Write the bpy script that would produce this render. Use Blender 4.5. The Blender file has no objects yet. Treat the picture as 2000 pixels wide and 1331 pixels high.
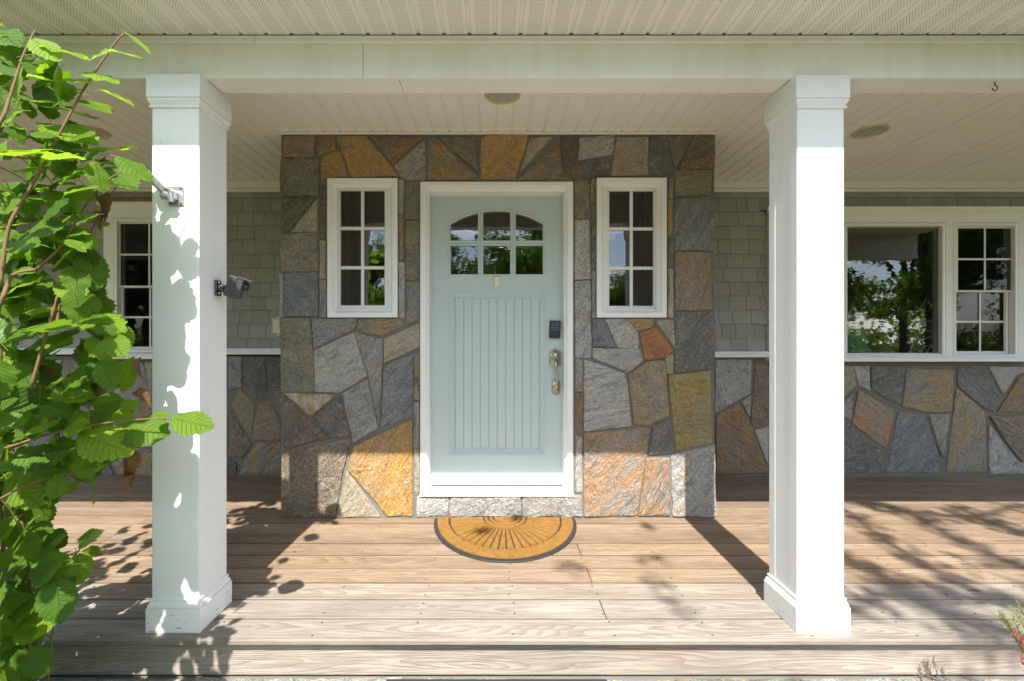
import bpy, math, random
from mathutils import Vector, Matrix, Euler
R = random.Random(7)
PI = math.pi
sc = bpy.context.scene
C = sc.collection

# ------------------------------------------------------------------ camera, sky, sun, exposure
CAM_H = 1.191; F = 881.0; VX = 968.0; VY = 667.0
cd = bpy.data.cameras.new('camera'); cam = bpy.data.objects.new('camera', cd); C.objects.link(cam)
cam.location = (0, 0, CAM_H); cam.rotation_euler = (PI/2, 0, 0)
cd.sensor_width = 36; cd.lens = F/2000*36; cd.shift_x = (1000-VX)/2000; cd.shift_y = (VY-665.5)/2000
cd.clip_start = 0.05; cd.clip_end = 800
sc.camera = cam
SUN_EL = math.radians(53.2); SUN_AZ = math.radians(1.5)
SUNV = Vector((-math.sin(SUN_AZ)*math.cos(SUN_EL), -math.cos(SUN_AZ)*math.cos(SUN_EL), math.sin(SUN_EL)))
w = bpy.data.worlds.new('World'); sc.world = w; w.use_nodes = True
wn = w.node_tree.nodes; wl = w.node_tree.links; wn.clear()
sky = wn.new('ShaderNodeTexSky'); sky.sky_type = 'NISHITA'; sky.sun_disc = False
sky.sun_elevation = SUN_EL; sky.sun_rotation = math.radians(181.5); sky.air_density = 1.0; sky.dust_density = .9
tc = wn.new('ShaderNodeTexCoord'); nz = wn.new('ShaderNodeTexNoise'); nz.inputs['Scale'].default_value = 3.2
nz.inputs['Detail'].default_value = 7; nz.inputs['Roughness'].default_value = .58
mp = wn.new('ShaderNodeMapping'); mp.inputs['Scale'].default_value = (1, 1, 2.4)
rp = wn.new('ShaderNodeValToRGB'); rp.color_ramp.elements[0].position = .51; rp.color_ramp.elements[1].position = .68
mx = wn.new('ShaderNodeMix'); mx.data_type = 'RGBA'; mx.inputs['B'].default_value = (15, 15, 15, 1)
bg = wn.new('ShaderNodeBackground'); bg.inputs['Strength'].default_value = .125
wo = wn.new('ShaderNodeOutputWorld')
wl.new(tc.outputs['Generated'], mp.inputs['Vector']); wl.new(mp.outputs[0], nz.inputs['Vector'])
wl.new(nz.outputs['Fac'], rp.inputs[0]); wl.new(rp.outputs[0], mx.inputs['Factor'])
wl.new(sky.outputs[0], mx.inputs['A']); wl.new(mx.outputs['Result'], bg.inputs[0]); wl.new(bg.outputs[0], wo.inputs[0])
sl = bpy.data.lights.new('sun', 'SUN'); so = bpy.data.objects.new('sun', sl); C.objects.link(so)
sl.energy = 4.6; sl.angle = math.radians(.53); sl.color = (1, .965, .91)
so.rotation_euler = (-SUNV).to_track_quat('-Z', 'Y').to_euler(); so.location = SUNV*30
sc.view_settings.view_transform = 'Standard'; sc.view_settings.look = 'None'
sc.view_settings.exposure = 1.38; sc.view_settings.gamma = 1
sc.cycles.max_bounces = 6; sc.cycles.diffuse_bounces = 3; sc.cycles.glossy_bounces = 2; sc.cycles.transparent_max_bounces = 6
sc.cycles.caustics_reflective = False; sc.cycles.caustics_refractive = False
sc.cycles.sample_clamp_indirect = 6

# ------------------------------------------------------------------ helpers
def at(px, py, Y):          # where a photo pixel meets the plane at depth Y
    return Vector(((px-VX)/F*Y, Y, CAM_H-(py-VY)/F*Y))
def floor_at(px, py, z=0.0):
    Y = (CAM_H-z)*F/(py-VY); return Vector(((px-VX)/F*Y, Y, z))
ROOT = {}
def link(ob, parent=None):
    C.objects.link(ob)
    if parent is not None:
        ob.parent = parent
        if parent in ROOT: ob.matrix_parent_inverse = Matrix.Translation(-ROOT[parent])
    return ob
def thing(name, label, cat, loc=(0, 0, 0), group=None, kind=None):
    o = bpy.data.objects.new(name, None); o.location = loc; o.empty_display_size = .1
    C.objects.link(o); ROOT[o] = Vector(loc); tag(o, label, cat, group, kind); return o
def tag(o, label=None, cat=None, group=None, kind=None):
    for k, v in (('label', label), ('category', cat), ('group', group), ('kind', kind)):
        if v: o[k] = v
    return o
def mesh(name, vs, fs, mat, smooth=False):
    me = bpy.data.meshes.new(name); me.from_pydata([tuple(v) for v in vs], [], fs); me.update()
    if mat: me.materials.append(mat)
    if smooth: me.polygons.foreach_set('use_smooth', [True]*len(me.polygons))
    return me
def obj(name, geo, mat, parent=None, smooth=False):
    return link(bpy.data.objects.new(name, mesh(name, geo[0], geo[1], mat, smooth)), parent)
def join(*gs):
    V, Fc = [], []
    for v, f in gs:
        n = len(V); V += list(v); Fc += [tuple(i+n for i in q) for q in f]
    return V, Fc
def box(x0, x1, y0, y1, z0, z1):
    v = [(x0,y0,z0),(x1,y0,z0),(x1,y1,z0),(x0,y1,z0),(x0,y0,z1),(x1,y0,z1),(x1,y1,z1),(x0,y1,z1)]
    return v, [(0,3,2,1),(4,5,6,7),(0,1,5,4),(1,2,6,5),(2,3,7,6),(3,0,4,7)]
def bbox(x0, x1, y0, y1, z0, z1, b=.003):      # box with chamfered edges
    vs = []; idx = {}
    xs = (x0, x1); ys = (y0, y1); zs = (z0, z1)
    for i in (0, 1):
        for j in (0, 1):
            for k in (0, 1):
                sx, sy, sz = (b if i == 0 else -b), (b if j == 0 else -b), (b if k == 0 else -b)
                for a in range(3):
                    p = [xs[i], ys[j], zs[k]]
                    for q, s in enumerate((sx, sy, sz)):
                        if q != a: p[q] += s
                    idx[i, j, k, a] = len(vs); vs.append(tuple(p))
    f = []
    g = lambda i, j, k, a: idx[i, j, k, a]
    f.append((g(0,0,0,0),g(0,0,1,0),g(0,1,1,0),g(0,1,0,0))); f.append((g(1,0,0,0),g(1,1,0,0),g(1,1,1,0),g(1,0,1,0)))
    f.append((g(0,0,0,1),g(1,0,0,1),g(1,0,1,1),g(0,0,1,1))); f.append((g(0,1,0,1),g(0,1,1,1),g(1,1,1,1),g(1,1,0,1)))
    f.append((g(0,0,0,2),g(0,1,0,2),g(1,1,0,2),g(1,0,0,2))); f.append((g(0,0,1,2),g(1,0,1,2),g(1,1,1,2),g(0,1,1,2)))
    for i in (0, 1):
        for j in (0, 1): f.append((g(i,j,0,0),g(i,j,1,0),g(i,j,1,1),g(i,j,0,1)))
    for i in (0, 1):
        for k in (0, 1): f.append((g(i,0,k,0),g(i,1,k,0),g(i,1,k,2),g(i,0,k,2)))
    for j in (0, 1):
        for k in (0, 1): f.append((g(0,j,k,1),g(1,j,k,1),g(1,j,k,2),g(0,j,k,2)))
    for i in (0, 1):
        for j in (0, 1):
            for k in (0, 1): f.append((g(i,j,k,0),g(i,j,k,1),g(i,j,k,2)))
    return vs, f
def area2(P): return sum(P[i][0]*P[(i+1)%len(P)][1]-P[(i+1)%len(P)][0]*P[i][1] for i in range(len(P)))/2
def offset2(P, d):                              # mitred inset (d>0 inwards) of a CCW polygon
    n = len(P); out = []
    for i in range(n):
        p0, p, p1 = Vector(P[i-1]), Vector(P[i]), Vector(P[(i+1)%n])
        e0 = (p-p0).normalized(); e1 = (p1-p).normalized()
        n0 = Vector((-e0.y, e0.x)); n1 = Vector((-e1.y, e1.x)); m = n0+n1
        k = d/max(.35, (1+n0.dot(n1))) if m.length > 1e-6 else 0
        out.append(p+m*k)
    return out
def sweep(P, prof, place, cap=None):            # profile (inset, height) swept round a polygon
    if area2(P) < 0: P = P[::-1]
    n = len(P); V = []; Fc = []
    for ins, h in prof:
        for q in offset2(P, ins): V.append(place(q[0], q[1], h))
    for r in range(len(prof)-1):
        for i in range(n):
            j = (i+1) % n; Fc.append((r*n+i, r*n+j, (r+1)*n+j, (r+1)*n+i))
    if cap: Fc.append(tuple(range((len(prof)-1)*n, len(prof)*n)))
    return V, Fc
XZ = lambda x, z, y: (x, y, z)
XY = lambda x, y, z: (x, y, z)
def rect(x0, z0, x1, z1): return [(x0, z0), (x1, z0), (x1, z1), (x0, z1)]
def tube(pts, rad, n=8, closed_ends=True):
    V = []; Fc = []; pts = [Vector(p) for p in pts]
    up = Vector((.13, .21, 1)).normalized()
    for i, p in enumerate(pts):
        t = (pts[min(i+1, len(pts)-1)]-pts[max(i-1, 0)]).normalized()
        a = t.cross(up)
        if a.length < 1e-3: a = t.cross(Vector((1, 0, 0)))
        a.normalize(); b = t.cross(a)
        r = rad[i] if isinstance(rad, (list, tuple)) else rad
        for k in range(n):
            q = 2*PI*k/n; V.append(p+(a*math.cos(q)+b*math.sin(q))*r)
    for i in range(len(pts)-1):
        for k in range(n):
            j = (k+1) % n; Fc.append((i*n+k, i*n+j, (i+1)*n+j, (i+1)*n+k))
    if closed_ends:
        Fc.append(tuple(range(n))[::-1]); Fc.append(tuple(range((len(pts)-1)*n, len(pts)*n)))
    return V, Fc
def lathe(prof, n=32, c=(0, 0, 0)):             # (r, z) about a vertical axis
    V = []; Fc = []
    for r, z in prof:
        for k in range(n):
            q = 2*PI*k/n; V.append((c[0]+r*math.cos(q), c[1]+r*math.sin(q), c[2]+z))
    for i in range(len(prof)-1):
        for k in range(n):
            j = (k+1) % n; Fc.append((i*n+k, i*n+j, (i+1)*n+j, (i+1)*n+k))
    return V, Fc
def xform(g, M): return [M @ Vector(v) for v in g[0]], g[1]

# ------------------------------------------------------------------ materials
class NT:
    def __init__(s, name):
        s.m = bpy.data.materials.new(name); s.m.use_nodes = True; s.t = s.m.node_tree; s.t.nodes.clear()
        s.o = s.n('ShaderNodeOutputMaterial')
    def n(s, t, **k):
        x = s.t.nodes.new(t)
        for a, b in k.items(): setattr(x, a, b)
        return x
    def put(s, sock, v):
        if isinstance(v, bpy.types.NodeSocket): s.t.links.new(v, sock)
        elif v is not None:
            if hasattr(sock.default_value, '__len__') and not hasattr(v, '__len__'): v = [v]*len(sock.default_value)
            if hasattr(sock.default_value, '__len__') and len(sock.default_value) == 4 and len(v) == 3: v = (*v, 1)
            sock.default_value = v
    def math(s, op, a, b=None, c=None, clamp=False):
        x = s.n('ShaderNodeMath', operation=op, use_clamp=clamp)
        for i, v in enumerate((a, b, c)):
            if v is not None: s.put(x.inputs[i], v)
        return x.outputs[0]
    def vmath(s, op, a, b=None):
        x = s.n('ShaderNodeVectorMath', operation=op); s.put(x.inputs[0], a)
        if b is not None: s.put(x.inputs[1], b)
        return x.outputs[0]
    def noise(s, vec=None, scale=5, detail=4, rough=.5, dist=0, out='Fac'):
        x = s.n('ShaderNodeTexNoise'); s.put(x.inputs['Vector'], vec); s.put(x.inputs['Scale'], scale)
        s.put(x.inputs['Detail'], detail); s.put(x.inputs['Roughness'], rough); s.put(x.inputs['Distortion'], dist); return x.outputs[out]
    def voro(s, vec=None, scale=5, feature='F1', out='Distance'):
        x = s.n('ShaderNodeTexVoronoi', feature=feature); s.put(x.inputs['Vector'], vec); s.put(x.inputs['Scale'], scale); return x.outputs[out]
    def ramp(s, fac, *st):
        x = s.n('ShaderNodeValToRGB'); e = x.color_ramp.elements
        while len(e) < len(st): e.new(.5)
        for q, (p, c) in zip(e, st): q.position = p; q.color = (*c, 1) if hasattr(c, '__len__') else (c, c, c, 1)
        s.put(x.inputs[0], fac); return x.outputs[0]
    def mix(s, fac, a, b, mode='MIX'):
        x = s.n('ShaderNodeMix', data_type='RGBA', blend_type=mode, clamp_factor=True)
        s.put(x.inputs['Factor'], fac); s.put(x.inputs['A'], a); s.put(x.inputs['B'], b); return x.outputs['Result']
    def mapr(s, v, a, b, c, d):
        x = s.n('ShaderNodeMapRange'); s.put(x.inputs[0], v)
        for i, q in enumerate((a, b, c, d)): s.put(x.inputs[i+1], q)
        return x.outputs[0]
    def tc(s, k='Object'): return s.n('ShaderNodeTexCoord').outputs[k]
    def scale(s, vec, sc): return s.vmath('MULTIPLY', vec, sc)
    def sep(s, v):
        x = s.n('ShaderNodeSeparateXYZ'); s.put(x.inputs[0], v); return x.outputs
    def comb(s, a, b, c):
        x = s.n('ShaderNodeCombineXYZ')
        for i, v in enumerate((a, b, c)): s.put(x.inputs[i], v)
        return x.outputs[0]
    def bump(s, h, strength=.3, dist=.01, normal=None):
        x = s.n('ShaderNodeBump'); s.put(x.inputs['Height'], h); s.put(x.inputs['Strength'], strength); s.put(x.inputs['Distance'], dist)
        if normal: s.put(x.inputs['Normal'], normal)
        return x.outputs[0]
    def bsdf(s, color, rough=.5, normal=None, metal=0, spec=.5):
        x = s.n('ShaderNodeBsdfPrincipled'); s.put(x.inputs['Base Color'], color); s.put(x.inputs['Roughness'], rough)
        s.put(x.inputs['Metallic'], metal); s.put(x.inputs['Specular IOR Level'], spec)
        if normal: s.put(x.inputs['Normal'], normal)
        s.t.links.new(x.outputs[0], s.o.inputs[0]); s.p = x; return s.m
    def rnd(s): return s.n('ShaderNodeObjectInfo').outputs['Random']
    def ocol(s): return s.n('ShaderNodeObjectInfo').outputs['Color']
    def attr(s, nm, out='Color'): return s.n('ShaderNodeAttribute', attribute_name=nm).outputs[out]

def paint(name, col, rough=.45, dirt=.10, spec=.4, wear=0):
    t = NT(name); p = t.tc()
    n1 = t.noise(p, 2.2, 5, .6); n2 = t.noise(p, 26, 4, .6); st = t.noise(t.scale(p, (14, 14, .8)), 1.5, 3, .5)
    f = t.mapr(t.math('ADD', t.math('MULTIPLY', n1, .6), t.math('MULTIPLY', st, .4)), .42, .75, 0, 1)
    c = t.mix(t.math('MULTIPLY', f, dirt*2.2), col, tuple(x*y for x, y in zip(col, (.66, .62, .5))))
    sp = t.math('LESS_THAN', t.voro(p, 9, out='Distance'), .028)
    c = t.mix(t.math('MULTIPLY', sp, .5), c, (.16, .13, .1))
    if wear:
        wz = t.noise(t.scale(p, (12, 12, 90)), 1, 4, .65)
        lo = t.mapr(t.sep(p)[2], .03, .14, 1, 0)
        c = t.mix(t.math('MULTIPLY', t.mapr(wz, .61, .66, 0, 1), t.math('MULTIPLY', lo, wear)), c, (.19, .15, .12))
    b = t.bump(t.math('ADD', t.math('MULTIPLY', n2, .5), n1), .12, .004)
    return t.bsdf(c, t.mapr(n2, .3, .7, rough-.07, rough+.1), b, spec=spec)

def stone_mat():
    t = NT('quartzite'); g = t.attr('gc', 'Vector'); A = t.attr('colA'); B = t.attr('colB')
    st = t.noise(t.scale(g, (2.4, 15, 9)), 1.0, 6, .62, .8)
    pt = t.noise(g, 6.5, 5, .6, .6)
    fine = t.noise(t.scale(g, (45, 130, 120)), 1, 4, .72)
    grit = t.noise(g, 95, 3, .75)
    f = t.mapr(t.math('ADD', t.math('MULTIPLY', st, .6), t.math('MULTIPLY', pt, .4)), .43, .57, 0, 1)
    c = t.mix(f, A, B)
    acc = t.math('MULTIPLY', t.mapr(t.noise(t.vmath('ADD', t.scale(g, (1, 1.8, 1)), (7, 3, 1)), 3.6, 4, .62, .9), .52, .60, 0, 1), t.attr('acc', 'Fac'))
    c = t.mix(acc, c, t.mix(st, (.46, .27, .05), (.34, .15, .04)))
    big = t.noise(t.scale(g, (4, 30, 20)), 1, 5, .7, .5)
    c = t.mix(t.mapr(big, .55, .68, 0, .6), c, t.mix(.6, B, (.52, .48, .42)))
    c = t.mix(t.mapr(big, .34, .46, .75, 0), c, t.mix(.7, A, (.035, .033, .03)))
    c = t.mix(t.mapr(fine, .36, .56, .85, 0), c, t.mix(.65, A, (.03, .028, .025)))
    c = t.mix(t.mapr(fine, .56, .72, 0, .55), c, t.mix(.55, B, (.60, .57, .52)))
    c = t.mix(t.mapr(grit, .60, .70, 0, .7), c, (.64, .61, .56))
    c = t.mix(t.mapr(grit, .32, .42, .6, 0), c, (.035, .033, .03))
    h = t.math('ADD', t.math('MULTIPLY', big, 1.3), t.math('ADD', t.math('MULTIPLY', fine, .45), t.math('MULTIPLY', pt, .8)))
    return t.bsdf(c, t.mapr(fine, .3, .7, .30, .60), t.bump(h, 1.0, .014), spec=.5)

def mortar_mat():
    t = NT('mortar'); p = t.tc(); n = t.noise(p, 6, 5, .6); f = t.noise(p, 150, 3, .7)
    c = t.mix(n, (.12, .115, .097), (.215, .205, .175)); c = t.mix(t.mapr(f, .4, .7, 0, .4), c, (.12, .115, .1))
    return t.bsdf(c, .9, t.bump(t.math('ADD', f, t.noise(p, 40, 4, .6)), .6, .004), spec=.2)

def wood_mat():
    t = NT('weathered_wood'); p = t.tc(); r = t.rnd(); oc = t.ocol()
    sd = t.math('MULTIPLY', r, 37.0); x, y, z = t.sep(p)
    q = t.comb(t.math('ADD', x, sd), y, t.math('ADD', z, sd))
    lx = t.comb(t.math('ADD', t.math('MULTIPLY', x, .27), sd), t.math('MULTIPLY', y, 2.0), sd)
    w1 = t.noise(lx, 1.3, 2, .5); w2 = t.noise(t.comb(t.math('ADD', t.math('MULTIPLY', x, .5), sd), t.math('MULTIPLY', y, 3), 5), 1.2, 2, .5)
    yy = t.math('ADD', t.math('ADD', y, t.math('MULTIPLY', z, 1.6)), t.math('MULTIPLY', t.math('SUBTRACT', w2, .5), .13))
    zz = t.math('ADD', .022, t.math('MULTIPLY', t.math('ABSOLUTE', t.math('SUBTRACT', w1, .5)), .42))
    kv = t.n('ShaderNodeTexVoronoi'); t.put(kv.inputs['Vector'], t.comb(t.math('ADD', t.math('MULTIPLY', x, 1.0), sd), t.math('MULTIPLY', y, 3.0), sd)); t.put(kv.inputs['Scale'], 1.5)
    kd = kv.outputs['Distance']
    kpush = t.math('MULTIPLY', t.math('POWER', 2.718, t.math('MULTIPLY', kd, -16)), .07)
    rr = t.math('ADD', t.math('SQRT', t.math('ADD', t.math('MULTIPLY', yy, yy), t.math('MULTIPLY', zz, zz))), kpush)
    rr = t.math('ADD', rr, t.math('MULTIPLY', t.noise(t.scale(q, (3, 40, 1)), 1, 3, .5), .006))
    ring = t.math('FRACT', t.math('MULTIPLY', rr, 150.0))
    late = t.mapr(ring, .35, .95, 0, 1)
    late = t.math('MULTIPLY', late, t.mapr(ring, .95, 1.0, 1, 0))
    fib = t.noise(t.scale(q, (4.5, 115, 40)), 1, 5, .75)
    blot = t.noise(t.scale(q, (1.6, 5, 3)), 1, 5, .6)
    base = oc
    lightc = t.mix(.30, base, (.44, .375, .30))
    darkc = t.mix(.74, base, (.105, .058, .03))
    c = t.mix(t.math('MULTIPLY', late, t.mapr(blot, .3, .7, .3, .8)), t.mix(t.mapr(blot, .35, .7, 0, 1), lightc, base), darkc)
    c = t.mix(t.mapr(fib, .50, .63, 0, .75), c, t.mix(.6, base, (.075, .048, .03)))
    c = t.mix(t.mapr(fib, .2, .45, .35, 0), c, (.46, .41, .345))
    c = t.mix(t.mapr(kd, .035, .06, .8, 0), c, (.10, .055, .03))
    sm = t.noise(t.scale(q, (2.2, 22, 3)), 1, 5, .72)
    c = t.mix(t.mapr(sm, .50, .64, 0, .78), c, t.mix(.5, base, (.10, .07, .05)))
    c = t.mix(t.mapr(t.noise(t.scale(q, (1.1, 3, 3)), 1, 4, .6), .52, .68, 0, .35), c, (.16, .13, .11))
    c = t.mix(t.mapr(t.math('ABSOLUTE', y), .055, .070, 0, .55), c, t.mix(.5, base, (.07, .045, .03)))
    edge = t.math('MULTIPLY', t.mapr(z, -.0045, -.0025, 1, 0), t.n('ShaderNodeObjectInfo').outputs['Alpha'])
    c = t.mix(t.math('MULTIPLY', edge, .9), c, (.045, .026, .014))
    h = t.math('ADD', t.math('MULTIPLY', late, .6), t.math('MULTIPLY', fib, .8))
    return t.bsdf(c, t.mapr(fib, .3, .7, .55, .75), t.bump(h, .5, .003), spec=.3)

def shingle_mat():
    t = NT('shingle_paint'); p = t.tc(); r = t.rnd(); g = t.noise(t.scale(p, (240, 60, 5)), 1, 3, .6)
    n = t.noise(t.vmath('ADD', p, t.comb(t.math('MULTIPLY', r, 9), 0, 0)), 6, 4, .6)
    c = t.mix(r, (.30, .295, .275), (.365, .36, .335)); c = t.mix(t.mapr(n, .45, .75, 0, .35), c, (.27, .25, .20))
    c = t.mix(t.mapr(g, .55, .8, 0, .3), c, (.25, .24, .2))
    return t.bsdf(c, .75, t.bump(g, .5, .003), spec=.25)

def glass_mat(name='glass', tint=.86, gain=3.2, wave=.02):
    t = NT(name); p = t.tc()
    nb = t.bump(t.noise(t.scale(p, (1, 1, 2.5)), 5, 3, .5), wave, .02)
    fr = t.n('ShaderNodeFresnel'); t.put(fr.inputs['IOR'], 1.5)
    tr = t.n('ShaderNodeBsdfTransparent'); t.put(tr.inputs[0], (tint, tint, tint*.98, 1))
    gl = t.n('ShaderNodeBsdfGlossy'); t.put(gl.inputs['Roughness'], 0.0); t.put(gl.inputs['Color'], (1, 1, 1, 1)); t.put(gl.inputs['Normal'], nb)
    ms = t.n('ShaderNodeMixShader'); t.put(ms.inputs[0], t.math('MULTIPLY', fr.outputs[0], gain, clamp=True))
    t.t.links.new(tr.outputs[0], ms.inputs[1]); t.t.links.new(gl.outputs[0], ms.inputs[2]); t.t.links.new(ms.outputs[0], t.o.inputs[0])
    return t.m

def leaf_mat(name, c1, c2, vein, trans=.5):
    t = NT(name); u, v, _ = t.sep(t.attr('UVMap', 'Vector')); r = t.rnd()
    av = t.math('ABSOLUTE', v)
    side = t.math('FRACT', t.math('MULTIPLY', t.math('SUBTRACT', u, t.math('MULTIPLY', av, .20)), 9.0))
    sv = t.math('ADD', t.mapr(side, 0, .10, 1, 0), t.mapr(side, .92, 1, 0, 1))
    mid = t.mapr(av, .0, .06, 1, 0)
    vn = t.math('MAXIMUM', t.math('MULTIPLY', sv, .6), mid)
    n = t.noise(t.tc(), 40, 4, .6)
    c = t.mix(r, c1, c2); c = t.mix(t.mapr(n, .4, .7, 0, .45), c, tuple(x*.6 for x in c1))
    c = t.mix(t.math('MULTIPLY', vn, .8), c, vein)
    spot = t.mapr(t.noise(t.vmath('ADD', t.tc(), t.comb(t.math('MULTIPLY', r, 50), 0, 0)), 22, 3, .6), .70, .76, 0, .8)
    c = t.mix(spot, c, (.20, .12, .04))
    pil = t.math('SUBTRACT', 1.0, vn)
    nb = t.bump(t.math('ADD', pil, t.math('MULTIPLY', n, .5)), .9, .006)
    b = t.n('ShaderNodeBsdfPrincipled'); t.put(b.inputs['Base Color'], c); t.put(b.inputs['Roughness'], .42); t.put(b.inputs['Normal'], nb)
    t.put(b.inputs['Specular IOR Level'], .4)
    tl = t.n('ShaderNodeBsdfTranslucent'); t.put(tl.inputs['Color'], t.mix(.5, c, t.mix(1, c, (1.5, 1.7, .35), 'MULTIPLY')))
    ms = t.n('ShaderNodeMixShader'); t.put(ms.inputs[0], trans)
    t.t.links.new(b.outputs[0], ms.inputs[1]); t.t.links.new(tl.outputs[0], ms.inputs[2]); t.t.links.new(ms.outputs[0], t.o.inputs[0])
    return t.m

def soffit_mat():
    t = NT('perforated_vinyl'); p = t.tc(); x, y, z = t.sep(p); n = t.noise(p, 3, 5, .6); f = t.noise(p, 30, 4, .6)
    c = t.mix(t.mapr(n, .4, .75, 0, .35), (.79, .765, .70), (.60, .575, .46))
    row = t.math('DIVIDE', y, .0066); ri = t.math('FLOOR', row); odd = t.math('MODULO', t.math('ABSOLUTE', ri), 2.0)
    xx = t.math('ADD', t.math('DIVIDE', x, .0115), t.math('MULTIPLY', odd, .5))
    dx = t.math('MULTIPLY', t.math('SUBTRACT', t.math('FRACT', xx), .5), .0115)
    dy = t.math('MULTIPLY', t.math('SUBTRACT', t.math('FRACT', row), .5), .0066)
    d = t.math('SQRT', t.math('ADD', t.math('MULTIPLY', dx, dx), t.math('MULTIPLY', dy, dy)))
    hole = t.math('MULTIPLY', t.math('LESS_THAN', d, .00185), t.math('LESS_THAN', t.math('ABSOLUTE', t.math('ADD', x, .009)), .0285))
    c = t.mix(hole, c, (.12, .11, .07))
    return t.bsdf(c, .5, t.bump(f, .08, .003), spec=.35)

def simple(name, col, rough=.5, metal=0, nscale=30, namt=.15, bump=.1, spec=.5):
    t = NT(name); n = t.noise(t.tc(), nscale, 4, .6)
    c = t.mix(t.mapr(n, .35, .7, 0, namt*2), col, tuple(x*.6 for x in col))
    return t.bsdf(c, t.mapr(n, .3, .7, max(.03, rough-.06), rough+.08), t.bump(n, bump, .003), metal, spec)

def lawn_mat():
    t = NT('lawn_grass'); p = t.tc(); n = t.noise(p, .7, 6, .6); f = t.noise(p, 30, 5, .7)
    c = t.mix(n, (.064, .078, .024), (.10, .11, .04)); c = t.mix(t.mapr(f, .4, .7, 0, .6), c, (.04, .05, .015))
    return t.bsdf(c, .8, t.bump(f, .8, .05), spec=.2)

def coir_mat():
    t = NT('coir'); p = t.tc(); n = t.noise(p, 260, 4, .8); m = t.noise(p, 28, 4, .6)
    c = t.mix(n, (.17, .08, .018), (.50, .275, .075)); c = t.mix(t.mapr(m, .42, .66, 0, .65), c, (.22, .11, .03))
    return t.bsdf(c, .9, t.bump(n, 1.0, .01), spec=.1)

def bark_mat(name, a, b):
    t = NT(name); p = t.tc(); n = t.noise(t.scale(p, (30, 30, 7)), 1, 5, .65)
    return t.bsdf(t.mix(n, a, b), .8, t.bump(n, .5, .006), spec=.25)

M_WHITE = paint('white_paint', (.82, .82, .815), .42, .06)
M_COL = paint('column_paint', (.80, .81, .80), .42, .07, wear=1)
M_BEAM = paint('beam_paint', (.79, .79, .765), .5, .19)
M_TRIM = paint('trim_vinyl', (.80, .785, .745), .42, .12)
M_CEIL = paint('ceiling_vinyl', (.87, .83, .785), .45, .08)
M_DOOR = paint('door_paint', (.50, .595, .60), .38, .04)
M_SOF = soffit_mat(); M_STONE = stone_mat(); M_MORT = mortar_mat(); M_WOOD = wood_mat(); M_SHING = shingle_mat()
M_GLASS = glass_mat(); M_SCRG = glass_mat('screened_glass', .55, .8, .02); M_LEAF = leaf_mat('hazel_leaf', (.06, .155, .008), (.25, .40, .016), (.30, .42, .06))
M_YOUNG = leaf_mat('young_hazel_leaf', (.22, .36, .03), (.28, .42, .04), (.36, .48, .1), .55)
M_DEAD = leaf_mat('dead_leaf', (.13, .065, .025), (.24, .13, .05), (.28, .17, .08), .2)
M_BARK = bark_mat('hazel_bark', (.11, .06, .03), (.22, .135, .07)); M_TBARK = bark_mat('tree_bark', (.07, .055, .04), (.15, .12, .09))
M_TLEAF = leaf_mat('tree_leaf', (.06, .125, .012), (.13, .23, .025), (.15, .24, .03), .45)
M_RUBBER = simple('black_rubber', (.022, .022, .024), .6, 0, 80, .2, .3)
M_NICKEL = simple('satin_nickel', (.46, .415, .35), .30, 1, 90, .1, .03)
M_ALU = simple('cast_aluminium', (.55, .55, .55), .42, .9, 60, .3, .2)
M_BLACK = simple('black_plastic', (.018, .019, .022), .38, 0, 60, .1, .05)
M_DGREY = simple('dark_grey_plastic', (.05, .052, .06), .35, 0, 60, .1, .05)
M_CREAM = simple('cream_plastic', (.72, .66, .52), .4, 0, 30, .1, .03)
M_BRASS = simple('yellowed_trim', (.60, .47, .24), .4, 0, 30, .2, .05)
M_LAMP = simple('frosted_lens', (.42, .43, .38), .25, 0, 20, .1, .02)
M_LAWN = lawn_mat(); M_COIR = coir_mat()
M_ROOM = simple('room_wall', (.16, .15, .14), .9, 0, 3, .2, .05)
M_GAP = simple('dark_gap', (.03, .028, .025), .9)
M_SCREEN = simple('key_screen', (.05, .075, .12), .12, 0, 30, .1, .0)
M_KEY = simple('key_print', (.20, .26, .34), .3, 0, 30, .1, .0)
M_RED = leaf_mat('red_leaf', (.16, .006, .016), (.26, .012, .03), (.3, .05, .05), .3)
M_JUN = leaf_mat('juniper_spray', (.12, .17, .03), (.22, .25, .06), (.2, .25, .08), .3)
M_GREENGLASS = simple('green_glass', (.07, .30, .21), .2, 0, 12, .5, .3)

# ------------------------------------------------------------------ depths of the place (metres; deck top is z = 0)
YS = 3.028            # face of the stone entry
YW = 3.985            # face of the back wall
ZC = 2.595            # porch ceiling
ZB = 2.283            # underside of beam
YB0, YB1 = 1.872, 1.994
ZS = 2.455            # soffit
YE = 1.540            # eave edge
XL, XR = -5.2, 5.6    # how far the house goes on either side
EX0, EX1 = at(547, 0, YS).x, at(1397.5, 0, YS).x    # stone entry

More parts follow.
